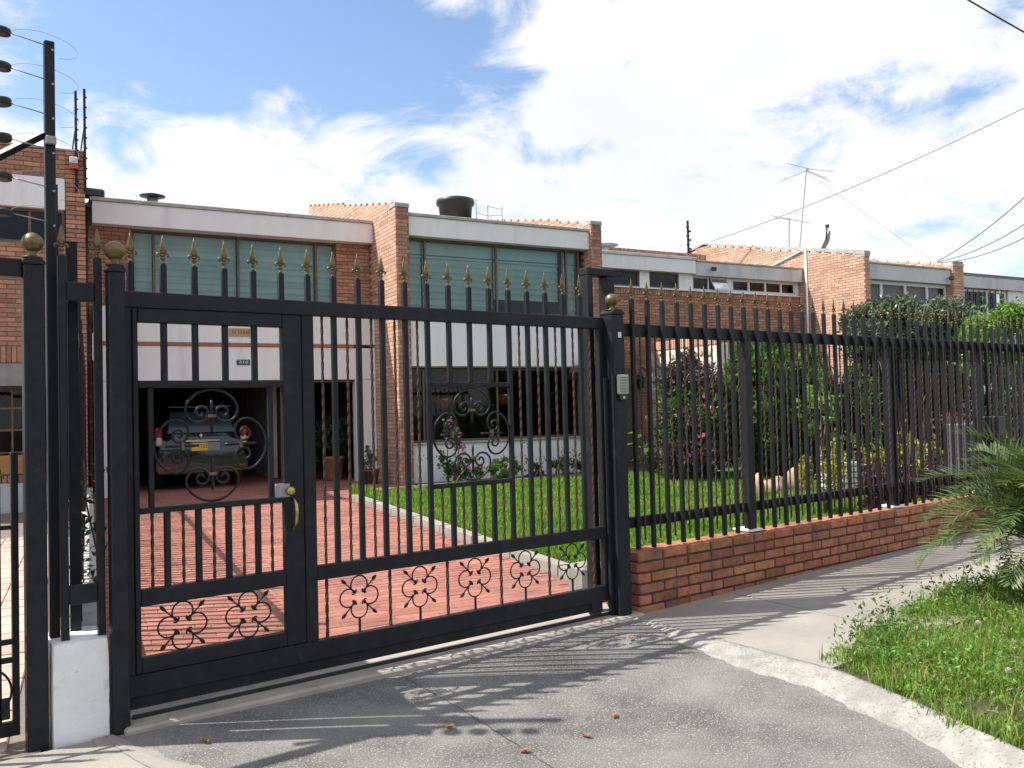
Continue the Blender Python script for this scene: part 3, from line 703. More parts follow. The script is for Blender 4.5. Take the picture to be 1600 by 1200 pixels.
# ================================================================== houses (local frame: x along the row, y into the plot)
def house(name, label): return root(name, HP, label, 'house', rz=-PH)
def part(h, name, m, *boxes, c=.006):
    mb = MB()
    for b in boxes: mb.cbox(*b, c)
    return mb.build(name, m, h)
def quad(h, name, m, x0, x1, y, z0, z1): return MB().add([(x0, y, z0), (x1, y, z0), (x1, y, z1), (x0, y, z1)], [(0, 1, 2, 3)]).build(name, m, h)
def window(h, x0, x1, y, z0, z1, mull, fm='window_frame', gm='teal_glass', w=.045, slats=None, curtain=None, transom=None, name='window'):
    """frame with its mullions; panes are sub-parts"""
    xs_ = [x0] + list(mull) + [x1]; mb = MB()
    mb.cbox(x0, x1, y - .03, y + .03, z1 - w, z1, .004); mb.cbox(x0, x1, y - .03, y + .03, z0, z0 + w, .004)
    for x in xs_:
        a = x - w / 2 if x not in (x0, x1) else (x if x == x0 else x - w)
        mb.cbox(a, a + w, y - .028, y + .028, z0 + w, z1 - w, .004)
    if transom:
        for z in transom: mb.cbox(x0 + w, x1 - w, y - .024, y + .024, z - .018, z + .018, .003)
    fr = mb.build(name, fm, h)
    for a, b in zip(xs_[:-1], xs_[1:]): quad(fr, 'pane', gm, a + w * .5, b - w * .5, y + .004, z0 + w, z1 - w)
    if curtain is not None:
        for a, b in zip(xs_[:-1], xs_[1:]):
            n = int((b - a) / .05); V = []; F = []
            for i in range(n + 1):
                x = a + (b - a) * i / n; yy = y + .14 + .025 * math.sin(i * 1.9) + .01 * math.sin(i * .7)
                V += [(x, yy, z0), (x, yy, z1)]
            for i in range(n): F.append((2 * i, 2 * i + 2, 2 * i + 3, 2 * i + 1))
            MB().add(V, F).build('curtain', curtain, fr, True)
    return fr
def blind(h, x0, x1, y, z0, z1, pitch=.125):
    bl = MB().cbox(x0, x1, y - .03, y + .03, z1 - .05, z1, .004).build('blind', 'blind', h)
    n = max(1, int(round((z1 - .05 - z0) / pitch))); p = (z1 - .05 - z0) / n
    for i in range(n):
        z = z0 + p * i
        MB().add([(x0, y - .012, z), (x1, y - .012, z), (x1, y + .016, z + p * .55), (x0, y + .016, z + p * .55), (x1, y + .006, z + p * 1.02), (x0, y + .006, z + p * 1.02)], [(0, 1, 2, 3), (3, 2, 4, 5)]).build('slat', 'blind', bl)
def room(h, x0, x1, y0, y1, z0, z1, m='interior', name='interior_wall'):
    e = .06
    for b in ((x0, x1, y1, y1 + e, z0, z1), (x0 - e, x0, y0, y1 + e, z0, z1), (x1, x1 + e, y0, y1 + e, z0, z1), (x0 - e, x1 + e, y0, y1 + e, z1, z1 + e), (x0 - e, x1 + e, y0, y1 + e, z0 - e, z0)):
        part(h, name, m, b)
SL = .213
def fin_wall(h, bk, t, depth, z_front=5.60, hide=None, w=.285, apex=None, cap='cement_cap'):
    """party wall that rises with the roof; courses step up along its sloping top"""
    top = lambda s: z_front + .06 + SL * s if apex is None or s < apex else z_front + .06 + SL * apex - .16 * (s - apex)
    poly = [(.003, .05), (depth, .05), (depth, top(depth) - .07)] + ([(apex, top(apex) - .07)] if apex else []) + [(.003, top(0) - .07)]
    MB().prism(poly, t + .0025, t + w - .0025, 'x').build('wall_core', 'mortar', h)
    bk.face(t, depth, -math.pi / 2, depth - .0, .08, .08 + .075 * 96, top=lambda c: top(depth - c), hole=[(0, depth - hide[0], 0, hide[1])] if hide else None, off=1, m='sunlit_brick')  # sun-facing side gets the lighter brick: its lit look is in the colour
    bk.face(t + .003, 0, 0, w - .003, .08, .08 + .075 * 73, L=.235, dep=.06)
    part(h, 'cap', cap, (t - .01, t + w + .01, -.015, .30, z_front - .03, z_front + .055))

# ---- the house with the garage and the large window
hA = house('brick_house', 'two-storey brick house with white bands, open garage and tall brick fins behind the gate')
bA = Bricks(hA, 'wall_brick')
fin_wall(hA, bA, 0.0, 6.0, 5.60, (1.48, 5.45)); fin_wall(hA, bA, 4.62, 6.0, 5.62, (.30, 5.40))
part(hA, 'fascia', 'white_paint', (-5.30, -.004, 1.285, 1.60, 5.07, 5.475))
for i in range(6): part(hA, 'coping', 'cement_cap', (-5.34 + i * .889, -4.46 + i * .889 if i < 5 else -.006, 1.255, 1.66, 5.478, 5.545))
part(hA, 'soffit', 'grey_beam', (-5.30, -.006, 1.62, 2.0, 5.075, 5.10))
MB().prism([(1.3, 5.48), (8.5, 6.9), (8.5, 6.8), (1.3, 5.38)], -5.3, -.01, 'x').build('roof', 'roof_sheet', hA)
MB().prism([(.15, 5.45), (8.5, 7.15), (8.5, 7.05), (.15, 5.35)], .29, 4.61, 'x').build('roof', 'roof_sheet', hA)
part(hA, 'panel', 'white_paint', (-5.30, -.004, 1.285, 1.45, 2.94, 3.58), (-5.30, -.004, 1.285, 1.45, 2.22, 2.868))
part(hA, 'brick_string', 'terracotta', (-5.30, -.46, 1.265, 1.45, 2.87, 2.938))
part(hA, 'column', 'white_paint', (-.44, -.004, 1.295, 1.50, .08, 2.218)); part(hA, 'column', 'white_paint', (-5.30, -4.75, 1.295, 1.50, .08, 2.218))
MB().box(-.725, -.004, 1.545, 1.75, 3.58, 5.07).build('wall_core', 'mortar', hA); MB().box(-5.30, -4.63, 1.545, 1.75, 3.58, 5.07).build('wall_core', 'mortar', hA)
bA.face(-.725, 1.53, 0, .72, 3.58, 5.065); bA.face(-5.47, 1.53, 0, .83, 3.58, 5.065)
MB().box(-5.47, -5.30, 1.545, 1.75, .05, 5.4).build('wall_core', 'mortar', hA); bA.face(-5.47, 1.53, 0, .165, .1, 3.58)
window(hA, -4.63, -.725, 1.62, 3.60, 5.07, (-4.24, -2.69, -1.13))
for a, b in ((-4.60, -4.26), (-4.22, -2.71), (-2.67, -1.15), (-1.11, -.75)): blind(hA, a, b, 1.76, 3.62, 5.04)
part(hA, 'fascia', 'white_paint', (.29, 4.617, .08, .36, 5.04, 5.43))
for i in range(5): part(hA, 'coping', 'cement_cap', (.288 + i * .866, 1.15 + i * .866 if i < 4 else 4.617, .05, .42, 5.433, 5.495))
part(hA, 'panel', 'white_paint', (.29, 4.617, .10, .30, 2.43, 3.54)); part(hA, 'lintel', 'window_frame', (.29, 4.40, .11, .26, 2.395, 2.428))
part(hA, 'dwarf_wall', 'white_paint', (.29, 4.617, .14, .40, .08, .86)); part(hA, 'sill', 'cement_cap', (.29, 4.45, .10, .40, .862, .90))
window(hA, .292, 4.47, .30, 3.545, 5.04, (.73, 2.37, 4.02, 4.13)); window(hA, .292, 4.36, .26, .905, 2.39, (.62, 2.30, 3.1), gm='clear_glass', w=.04)
part(hA, 'pier', 'white_paint', (4.363, 4.617, .16, .40, .87, 2.39))
for a, b, z in ((.33, .71, 3.57), (.75, 2.35, 3.57), (2.39, 4.0, 3.88), (4.15, 4.45, 3.57)): blind(hA, a, b, .46, z, 4.72, .14)
for a, b in ((.33, .71), (.75, 2.35), (2.39, 4.0), (4.15, 4.45)): part(hA, 'pelmet', 'blind', (a, b, .44, .50, 4.74, 5.0))
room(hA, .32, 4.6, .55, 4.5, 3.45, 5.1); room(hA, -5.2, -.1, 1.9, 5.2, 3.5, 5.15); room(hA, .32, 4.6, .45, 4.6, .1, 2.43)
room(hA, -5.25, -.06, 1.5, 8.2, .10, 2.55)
part(hA, 'garage_floor', 'paver', (-5.24, -.07, 1.25, 8.1, .105, .128)); part(hA, 'garage_lintel', 'window_frame', (-4.75, -.44, 1.40, 1.46, 2.17, 2.215))
part(hA, 'inner_wall', 'old_white', (-1.62, -1.50, 3.6, 8.1, .13, 2.5)); part(hA, 'inner_door', 'wood_panel', (-1.4, -.6, 6.0, 6.05, .13, 2.1))
bA.finish(300)
sg = root('house_number_tile', HW(-2.725, 1.28, 3.07), 'tan ceramic house number tile reading N 57A48 on the white band above the garage', 'sign', rz=-PH)
MB().cbox(-.225, .225, -.02, 0, 0, .155, .005).build('tile', 'sign_tile', sg); text_obj('N 57A48', 'lettering', sg, 'sign_ink', .125, (0, -.0215, .077), (R(90), 0, 0), sx=.72)
sg = root('house_number_plate', HW(-2.69, 1.28, 2.515), 'small dark blue number plate with white digits on the white band above the garage', 'sign', rz=-PH)
MB().cbox(-.125, .125, -.012, 0, 0, .105, .004).build('plate', 'sign_blue', sg); text_obj('70 A 68', 'lettering', sg, 'sign_white', .085, (0, -.0135, .052), (R(90), 0, 0), sx=.62)

# ---- neighbour's house at the left
h0 = house('neighbour_house', 'brick house with white band and parapet at the left behind the neighbour\'s gate')
b0 = Bricks(h0, 'wall_brick')
MB().box(-10, -5.49, .012, .4, 5.5, 5.95).build('parapet_core', 'mortar', h0); MB().box(-5.755, -5.49, .012, 6.0, .05, 5.95).build('wall_core', 'mortar', h0)
b0.face(-7.6, 0, 0, 1.84, 5.50, 5.96); b0.face(-5.765, -.02, 0, .29, .10, 5.96, L=.29, dep=.05); part(h0, 'cap', 'cement_cap', (-10, -5.46, -.03, .45, 5.962, 5.995))
b0.face(-5.475, -.02, math.pi / 2, .5, .10, 5.96)
part(h0, 'fascia', 'white_paint', (-10, -5.77, -.02, .4, 4.98, 5.495))
window(h0, -10, -5.77, .12, 4.42, 4.98, (-8.6, -7.3, -6.28), gm='clear_glass'); room(h0, -10, -5.85, .45, 3, 4.3, 5.1)
MB().box(-10, -5.77, .012, .4, 2.46, 4.42).build('wall_core', 'mortar', h0); b0.face(-7.6, 0, 0, 1.83, 2.74, 4.40); b0.face(-7.6, -.005, 0, 1.83, 2.465, 2.735, soldier=True)
part(h0, 'beam', 'grey_beam', (-10, -5.77, -.06, .4, 2.10, 2.455)); window(h0, -10, -5.77, .2, 1.02, 2.10, (-8.4, -7.2, -6.55, -6.15), gm='clear_glass', w=.03, transom=(1.4, 1.75))
part(h0, 'window_box', 'wood_panel', (-10, -5.77, .02, .4, .70, 1.0)); part(h0, 'dwarf_wall', 'old_white', (-10, -5.77, .06, .4, .08, .56)); b0.face(-7.6, .05, 0, 1.83, .565, .695, soldier=True)
room(h0, -10, -5.85, .45, 4, .1, 2.2); b0.finish(300)
MB().prism([(.1, 5.9), (7, 7.2), (7, 7.1), (.1, 5.8)], -10, -5.5, 'x').build('roof', 'roof_sheet', h0)

# ---- recessed house to the right
h3 = house('recessed_house', 'set-back brick house with a row of small windows under a long white band')
b3 = Bricks(h3, 'wall_brick')
MB().box(4.92, 13.56, 2.315, 2.55, .05, 4.6).build('wall_core', 'mortar', h3)
b3.face(5.2, 2.30, 0, 8.35, 2.5, 4.44, L=.235); b3.face(5.2, 2.295, 0, 8.35, 4.445, 4.60, soldier=True)
part(h3, 'fascia', 'white_paint', (4.92, 9.50, 2.16, 2.5, 5.07, 5.43)); part(h3, 'coping', 'old_white', (4.92, 9.52, 2.13, 2.55, 5.433, 5.51))
part(h3, 'fascia', 'old_white', (9.505, 13.555, 2.17, 2.5, 5.03, 5.40)); part(h3, 'coping', 'cement_cap', (9.525, 13.555, 2.14, 2.55, 5.403, 5.45))
for a, b in ((4.92, 5.3), (7.70, 8.02), (9.02, 9.50)): part(h3, 'pier', 'white_paint', (a, b, 2.30, 2.5, 4.605, 5.068))
part(h3, 'sill', 'white_paint', (4.92, 13.55, 2.25, 2.5, 4.603, 4.64), (13.42, 13.55, 2.32, 2.5, 4.642, 5.03))
window(h3, 5.3, 7.70, 2.36, 4.645, 5.07, (6.6,), gm='clear_glass'); window(h3, 8.02, 9.02, 2.36, 4.645, 5.07, (), gm='clear_glass')
window(h3, 9.50, 10.74, 2.36, 4.645, 5.03, (10.08,), fm='white_frame', gm='clear_glass'); part(h3, 'pier', 'white_paint', (10.742, 10.92, 2.32, 2.5, 4.642, 5.028))
window(h3, 10.92, 13.42, 2.36, 4.645, 5.03, (11.58, 12.22, 12.84), fm='white_frame', gm='clear_glass', w=.07)
MB().add([(10.12, 2.30, 4.99), (10.70, 2.30, 4.99), (10.68, 2.12, 4.66), (10.14, 2.12, 4.66)], [(0, 1, 2, 3)]).build('open_pane', 'clear_glass', h3)
MB().tube([(10.12, 2.30, 4.99), (10.70, 2.30, 4.99), (10.68, 2.12, 4.66), (10.14, 2.12, 4.66)], .016, 4, True).build('open_sash', 'white_frame', h3)
room(h3, 4.95, 13.5, 2.56, 5.5, 3.8, 5.25)
MB().prism([(2.2, 5.42), (6, 6.2), (6, 6.1), (2.2, 5.32)], 4.92, 13.55, 'x').build('roof', 'roof_sheet', h3)
MB().box(4.93, 13.3, 6.0, 6.2, 5.9, 6.42).build('ridge_wall', 'mortar', h3); b3.face(8.2, 5.985, 0, 5.1, 6.28, 6.47, soldier=True); b3.face(8.2, 5.985, 0, 5.1, 5.98, 6.27)
b3.finish(300)
# sunlit porch wall of brick and pale rubble, end on to the street
pw = root('porch_wall', HW(7.45, 2.28, 0), 'sunlit porch wall of mixed brick and pale rubble stone with an upright brick coping', 'wall', rz=-PH)
MB().box(.012, .24, -3.2, 0, .05, 2.93).build('mortar_core', 'rubble_white', pw)
bp = Bricks(pw, 'sunlit_brick'); bp.face(0, 0, -math.pi / 2, .5, .08, 2.88, L=.22); bp.face(-.01, 0, -math.pi / 2, 3.2, 2.90, 3.12, soldier=True); bp.finish(300)
for i in range(90):
    s_ = -.62 - (i % 9) * .27 - random.uniform(0, .06); z = .15 + (i // 9) * .275 + random.uniform(0, .04); w_ = random.uniform(.16, .24); h_ = random.uniform(.15, .24)
    V = []; n_ = 7; a0 = random.random() * 6
    for k in range(n_):
        a = a0 + 2 * math.pi * k / n_; rr = random.uniform(.75, 1.05); V.append((w_ / 2 * rr * math.cos(a), h_ / 2 * rr * math.sin(a)))
    V = [(max(-.13, min(.13, p)), max(-.13, min(.13, q))) for p, q in V]
    fix = MB().prism([(p + s_, q + z + h_ / 2) for p, q in V], -.012 - random.uniform(0, .015), .05, 'x').build('stone', 'rubble_white' if random.random() < .55 else 'sunlit_brick', pw)
    fix_normals(fix.data)

# ---- the next house: long sunlit gable fin, curtained windows
h4 = house('gable_house', 'house with a long sunlit brick gable wall and curtained windows under a white band')
b4 = Bricks(h4, 'sunlit_brick'); fin_wall(h4, b4, 13.57, 7.6, 5.47, (2.5, 5.0), w=.20, apex=6.4)
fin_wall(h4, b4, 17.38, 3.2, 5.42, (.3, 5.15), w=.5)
part(h4, 'fascia', 'old_white', (13.78, 17.375, .08, .4, 4.86, 5.28)); part(h4, 'coping', 'cement_cap', (13.775, 17.375, .05, .45, 5.283, 5.33))
window(h4, 13.80, 17.36, .25, 3.4, 4.85, (14.50, 15.52, 16.48), fm='white_frame', gm='clear_glass', w=.10, curtain='curtain')
part(h4, 'wall', 'wall_brick', (13.78, 17.375, .12, .4, .05, 3.39)); room(h4, 13.8, 17.3, .55, 3, 3.2, 5.0)
MB().prism([(.1, 5.28), (5, 6.3), (5, 6.2), (.1, 5.18)], 13.78, 17.37, 'x').build('roof', 'roof_sheet', h4)
for k_, e_ in enumerate((13.57,)):
    part(h4, 'coping', 'cement_cap')  if False else None
b4.finish(300)
MB().prism([(-.02, 5.49), (6.4, 5.49 + SL * 6.4 + .05), (7.6, 5.47 + SL * 6.4 - .15), (7.6, 5.47 + SL * 6.4 - .10), (6.4, 5.47 + SL * 6.4 + .115), (-.02, 5.60)], 13.553, 13.79, 'x').build('coping', 'cement_cap', h4)
MB().tube([(13.545, 2.02, 6.05), (13.545, 2.02, 1.5)], .035, 8).build('downpipe', 'white_frame', h4, True)
MB().tube([(13.54, 2.05, 5.98), (13.54, 4.4, 5.45)], .028, 6).build('cable_duct', 'white_frame', h4, True)
h5 = house('end_house', 'pale rendered house with dark barred windows at the far right of the row')
part(h5, 'fascia', 'old_white', (17.9, 27, .9, 1.3, 4.98, 5.45)); part(h5, 'wall', 'white_paint', (21.7, 27, 1.0, 1.3, .05, 4.978), (17.9, 21.7, 1.0, 1.3, .05, 3.4))
fr = window(h5, 17.95, 21.6, 1.05, 3.4, 4.96, (19.4, 20.6), fm='white_frame', gm='clear_glass', w=.08)
for i in range(12): MB().cbox(18.1 + i * .29, 18.12 + i * .29, .98, 1.0, 3.42, 4.94, .001).build('bar', 'lamp_dark', fr)
room(h5, 17.95, 21.6, 1.4, 4, 3.2, 5.0); MB().prism([(.9, 5.44), (6, 6.3), (6, 6.2), (.9, 5.34)], 17.9, 27, 'x').build('roof', 'roof_sheet', h5)

# ================================================================== left edge: plinth, panel, electric fence, neighbour's gate, boundary
import bmesh
def rough_block(name, m, x0, x1, y0, y1, z0, z1, parent=None, cuts=7, amp=.006, label=None, cat=None):
    b = bmesh.new(); bmesh.ops.create_cube(b, size=1); bmesh.ops.subdivide_edges(b, edges=b.edges, cuts=cuts, use_grid_fill=True)
    for v in b.verts:
        e = sum(abs(c) > .49 for c in v.co); k = 1 - (.004 if e == 2 else .010 if e == 3 else 0) / max(.05, min(x1 - x0, y1 - y0))
        v.co = Vector(((x0 + x1) / 2 + v.co.x * (x1 - x0) * k, (y0 + y1) / 2 + v.co.y * (y1 - y0) * k, (z0 + z1) / 2 + v.co.z * (z1 - z0) * (k if e > 1 else 1)))
        v.co += Vector((random.uniform(-amp, amp), random.uniform(-amp, amp), random.uniform(-amp, amp)))
    me = bpy.data.meshes.new(name); b.to_mesh(me); b.free(); me.materials.append(MATS[m]); me.shade_smooth(); me.set_sharp_from_angle(angle=R(38))
    return inst(me, name, parent)
o = rough_block('painted_plinth', 'white_plinth', .682, .922, 4.535, 4.86, -.06, .505, cuts=10, amp=.0016)
tag(o, 'white painted masonry block standing between the two left gate posts', 'plinth')
pn = root('plinth_railing', (.745, 4.60, .505), 'short black railing piece with two spear-tipped bars standing on the white plinth', 'railing')
for x in (0, .158):
    p = inst(bar_mesh(1.83, .034, .034), 'picket', pn, (x, 0, 0)); inst(SPEAR, 'spearhead', p, (0, 0, 1.83))
MB().cbox(.018, .140, -.02, .02, 1.615, 1.705, .004).build('top_rail', 'black_paint', pn); MB().cbox(.018, .140, -.02, .02, .162, .252, .004).build('bottom_rail', 'black_paint', pn)
ef = root('electric_fence_post', (.715, 4.70, .505), 'tall black electric fence post with round black insulators and wire loops', 'post')
MB().cbox(-.023, .023, -.023, .023, 0, 2.895, .004).build('mast', 'black_paint', ef)
MB().cbox(-.023, .023, -.019, .019, -.019, .019, .003).build('clamp', 'galvanised', ef, loc=(0, -.03, 2.4))
bd = Vector((-.62, .12, -.43)); MB().tube([(-.02, 0, 2.44), (-.02 + bd.x, bd.y, 2.44 + bd.z)], .022, 4).build('brace', 'black_paint', ef)
MB().tube([(.02, .02, 2.2), (.16, .85, -.2)], .017, 4).build('brace', 'black_paint', ef)
dm = MB().lathe([(.012, -.016), (.036, -.017), (.042, -.012), (.038, -.004), (.043, .003), (.040, .013), (.020, .018)], n=18).mesh('insulator', 'black_plastic', True)
for i, z in enumerate((2.868, 2.70, 2.53, 2.36, 2.175, 2.005)):
    inst(dm, 'insulator', ef, (-.205, -.03, z + .022), (random.uniform(-.1, .1), random.uniform(-.1, .1), 0))
    MB().tube([(-.165, -.03, z + .02), (-.02, -.026, z - .002)], .0032, 5).build('arm', 'galvanised', ef, True)
    lp = [(-.025 + .15 * math.cos(a), -.03 + .07 * math.sin(a * .5), z + .005 + .072 * math.sin(a) - .02 * math.cos(a)) for a in [R(v) for v in range(168, -75, -9)]]
    MB().tube(lp, .0011, 4).build('wire_loop', 'light_wire', ef, True)
    MB().lathe([(.006, 0), (.006, .008)], n=8).build('bolt', 'galvanised', ef, False, (.012, -.023, z - .02), (R(90), 0, 0))
ng = root('neighbour_gate', (.54, 4.74, .05), 'black low gate with spear tips and a scroll at the left edge of the picture', 'gate')
for i in range(11):
    p = inst(bar_mesh(1.13, .024, .024), 'picket', ng, (-.055 - .155 * i, 0, .06)); inst(SPEAR, 'spearhead', p, (0, 0, 1.13), (0, 0, 0), (.9, .9, .9))
MB().cbox(-2.0, .02, -.018, .018, .02, .085, .003).build('bottom_rail', 'black_paint', ng); MB().cbox(-2.0, .02, -.012, .012, .36, .385, .002).build('middle_rail', 'black_paint', ng)
MB().cbox(.0, .03, -.02, .02, .02, 1.35, .003).build('stile', 'black_paint', ng); MB().cbox(-2.0, 0, -.01, .01, .985, 1.005, .002).build('top_rail', 'black_paint', ng)
MB().cbox(-.10, .0, -.03, -.012, .45, .475, .002).build('bolt', 'black_paint', ng); MB().cbox(-.20, -.01, -.012, .0, .10, .20, .002).build('lock_plate', 'black_plastic', ng)
for k in range(5):
    h = cscroll(.11, .05); MB().tube([(-.115 - .28 * k + q[1], -.02, .235 + q[0]) for q in [(-q[0], q[1]) for q in h[::-1]] + h[1:]], .006, 6).build('scroll', 'black_paint', ng, True)
tb = root('neighbour_gate_beam', (.58, 4.62, 2.22), 'black horizontal beam meeting the leftmost gate post from the left', 'beam'); MB().cbox(-2.2, -.002, -.03, .03, 0, .085, .004).build('beam', 'black_paint', tb)
# boundary between the two drives: low brick wall and dense railing running back to the house
BL = 10.6; bang = math.atan2(1.0, .187)
bo = root('boundary_wall', (XL(4.9) - .03, 4.9, 0), 'low brick wall dividing the red driveway from the neighbour\'s pale driveway', 'wall', rz=bang)
MB().box(0, BL, .012, .19, -.05, .40).build('mortar_core', 'mortar', bo); bb = Bricks(bo, 'wall_brick'); bb.face(0, 0, 0, BL, .03, .41, L=.225); bb.face(0, .20, -math.pi / 2, .2, .03, .41, L=.2); bb.finish(120)
MB().cbox(-.01, BL, -.01, .21, .41, .44, .004).build('coping', 'cement_cap', bo)
brl = root('boundary_railing', (XL(4.9) - .03, 4.9, .44), 'dense black railing with posts running back along the boundary wall', 'railing', rz=bang)
MB().cbox(0, BL, .08, .12, 1.60, 1.66, .003).build('top_rail', 'black_paint', brl); MB().cbox(0, BL, .08, .12, .12, .17, .003).build('bottom_rail', 'black_paint', brl)
bm2 = bar_mesh(1.75, .034, .03, 'picket')
for i in range(int(BL / .14)): inst(bm2, 'picket', brl, (.09 + .14 * i, .10, 0))
for i in range(8):
    MB().cbox(.35 + i * 1.4, .40 + i * 1.4, .07, .13, 0, 1.95 if i else 1.45, .004).build('post', 'black_paint', brl)
    if i % 2 == 0: MB().tube([(.42 + i * 1.4, .1, 1.7), (1.1 + i * 1.4, .1, .1)], .014, 5).build('stay', 'rusty_iron', brl)
MB().cbox(-.14, .95, .085, .10, -.02, 1.95, .003).build('sheet_panel', 'black_paint', brl); MB().cbox(-.16, -.12, .07, .12, -.02, 2.0, .003).build('end_post', 'black_paint', brl)
for z in (1.75, 1.85): MB().tube([(.05, .1, z), (BL * .5, .1, z - .02), (BL, .1, z)], .0016, 4).build('strand', 'light_wire', brl)
vn = root('boundary_vine', (XL(5.3) + .0, 5.3, .45), 'thin straggling climber caught in the boundary railing beside the left gate post', 'plant')
leaves(np.stack([RNG.normal(-.02, .05, 160), RNG.uniform(0, .6, 160), RNG.uniform(.1, .85, 160)], 1), .05, 'leaf_grey', 'foliage', vn)
MB().tube([(0, 0, 0), (.02, .2, .3), (-.02, .3, .6), (.0, .5, .85)], .006, 5).build('stem', 'bark', vn)

# ================================================================== the car in the garage
car = root('parked_car', HW(-3.37, 1.92, .128), 'dark blue hatchback with a yellow plate parked nose-in inside the garage', 'car', rz=-PH)
ST = [(0.00, .34, .97, .80, .70, .97, .62), (.04, .30, .99, .84, .74, 1.02, .64), (.13, .28, 1.02, .85, .77, 1.24, .66), (.25, .27, 1.03, .855, .78, 1.48, .62), (.40, .26, 1.03, .86, .78, 1.605, .58), (.75, .25, 1.02, .86, .78, 1.635, .58),
      (1.5, .24, 1.0, .865, .79, 1.66, .59), (2.3, .24, .98, .865, .79, 1.60, .57), (2.75, .24, .97, .86, .78, 1.48, .55), (3.25, .24, .96, .85, .76, 1.05, .60), (3.9, .26, .84, .80, .70, .90, .62), (4.15, .34, .72, .70, .6, .76, .5)]
V = []; F = []
for (y, zb, zbelt, wb, wt, zr, wr) in ST:
    half = [(0, zb), (wb * .8, zb), (wb * .97, zb + .07), (wb, zb + .22), (wb * .985, (zb + zbelt) * .55), (wb * .96, zbelt - .05), (wt * 1.06, zbelt + .01), ((wt + wr) / 2 + .03, (zbelt + zr) / 2), (wr + .03, zr - .05), (wr * .75, zr - .006), (0, zr)]
    ring = half + [(-x, z) for x, z in half[-2:0:-1]]; V += [(x, y, z) for x, z in ring]
nr = 20
for i in range(len(ST) - 1):
    for k in range(nr): F.append((i * nr + k, i * nr + (k + 1) % nr, (i + 1) * nr + (k + 1) % nr, (i + 1) * nr + k))
F.append(tuple(range(nr))); F.append(tuple((len(ST) - 1) * nr + k for k in range(nr))[::-1])
cb = MB().add(V, F).build('body', 'car_paint', car, True); fix_normals(cb.data)
MB().add([(-.62, .045, 1.10), (.62, .045, 1.10), (.54, .235, 1.50), (-.54, .235, 1.50), (-.64, .075, 1.10), (.64, .075, 1.10), (.56, .29, 1.50), (-.56, .29, 1.50)], [(0, 1, 2, 3), (0, 4, 5, 1), (1, 5, 6, 2), (2, 6, 7, 3), (3, 7, 4, 0)]).build('rear_window', 'car_glass', car)
MB().prism([(-.80, .33), (.80, .33), (.85, .40), (.85, .60), (.80, .64), (-.80, .64), (-.85, .60), (-.85, .40)], -.075, .25).build('rear_bumper', 'car_paint', car)
MB().cbox(-.60, .60, .20, .46, 1.585, 1.625, .012).build('spoiler', 'car_paint', car)
for sx in (-1, 1):
    lt = MB().cbox(sx * .80 - .07, sx * .80 + .07, -.035, .14, 1.03, 1.22, .03).build('tail_light', 'tail_red', car)
    MB().cbox(sx * .79 - .055, sx * .79 + .055, -.042, .1, .86, 1.025, .02).build('reverse_lens', 'tail_clear', lt)
    MB().cbox(sx * .70 - .11, sx * .70 + .11, -.08, -.06, .42, .46, .006).build('reflector', 'tail_red', car)
    for y in (.72, 3.3):
        w_ = MB().lathe([(.16, -.09), (.27, -.095), (.305, -.07), (.31, 0), (.305, .07), (.27, .095), (.16, .09)], n=24).build('wheel', 'tyre', car, True, (sx * .76, y, .31), (0, R(90), 0))
        MB().lathe([(.02, -.06), (.17, -.08), (.185, -.085), (.185, -.06), (.16, -.05), (.02, -.045)], n=16).build('rim', 'galvanised', w_, True, (0, 0, 0), (0, 0 if sx < 0 else math.pi, 0))
MB().cbox(-.34, .34, -.035, .0, .915, .975, .012).build('chrome_strip', 'chrome', car)
pl_ = MB().cbox(-.20, .10, -.034, -.020, .745, .895, .004).build('number_plate', 'plate_yellow', car); text_obj('733', 'plate_digits', pl_, 'ink', .115, (.025, -.0355, .828), (R(90), 0, 0), .001, .8)
MB().cbox(-.22, .33, -.024, -.006, .735, .905, .004).build('plate_recess', 'grey_beam', car)
MB().prism([(0, 1.0), (.035, 1.045), (0, 1.09), (-.035, 1.045), (0, 1.0), (0, 1.018), (-.022, 1.045), (0, 1.072), (.022, 1.045), (0, 1.018)][:4], -.012, .03).build('diamond_badge', 'chrome', car, loc=(-.02, -.004, 0))

# ================================================================== on and about the houses
vt = root('roof_vent', HW(-4.18, 2.2, 5.62), 'mushroom roof vent with a wide dark round cap above the garage', 'vent')
MB().lathe([(.10, -.02), (.10, .20)], n=18).build('pipe', 'galvanised', vt, True); MB().lathe([(.03, .20), (.235, .235), (.24, .25), (.12, .285), (.01, .29)], n=24).build('cap', 'black_tank', vt, True)
vt = root('stub_vent', HW(-2.82, 2.0, 5.52), 'tiny dark vent stub on the roof edge above the garage', 'vent'); MB().lathe([(.05, 0), (.05, .09), (.02, .14), (.004, .15)], n=10).build('cap', 'black_tank', vt, True)
vt = root('small_roof_vent', HW(7.1, 3.0, 5.5), 'pale flat-capped roof vent beside the second brick fin', 'vent'); MB().lathe([(.09, 0), (.09, .28)], n=14).build('pipe', 'old_white', vt, True); MB().lathe([(.05, .28), (.36, .31), (.37, .33), (.05, .36)], n=18).build('cap', 'cement_cap', vt, True)
tk = root('water_tank', HW(2.50, 2.5, 5.92), 'round black plastic water tank on the roof', 'tank'); MB().lathe([(.36, 0), (.395, .42), (.445, .44), (.455, .50), (.445, .56), (.40, .58), (.02, .60)], n=32).build('drum', 'black_tank', tk, True)
MB().box(-.4, .4, -.4, .4, -.06, 0).build('base', 'cement_cap', tk)
rl = root('roof_frame', HW(3.3, 3.0, 5.95), 'thin wire frame standing beside the roof water tank', 'frame', rz=-PH)
for x in (0, .32, .72): MB().tube([(x, 0, 0), (x, 0, .62 if x else .75)], .008, 5).build('rod', 'wire', rl)
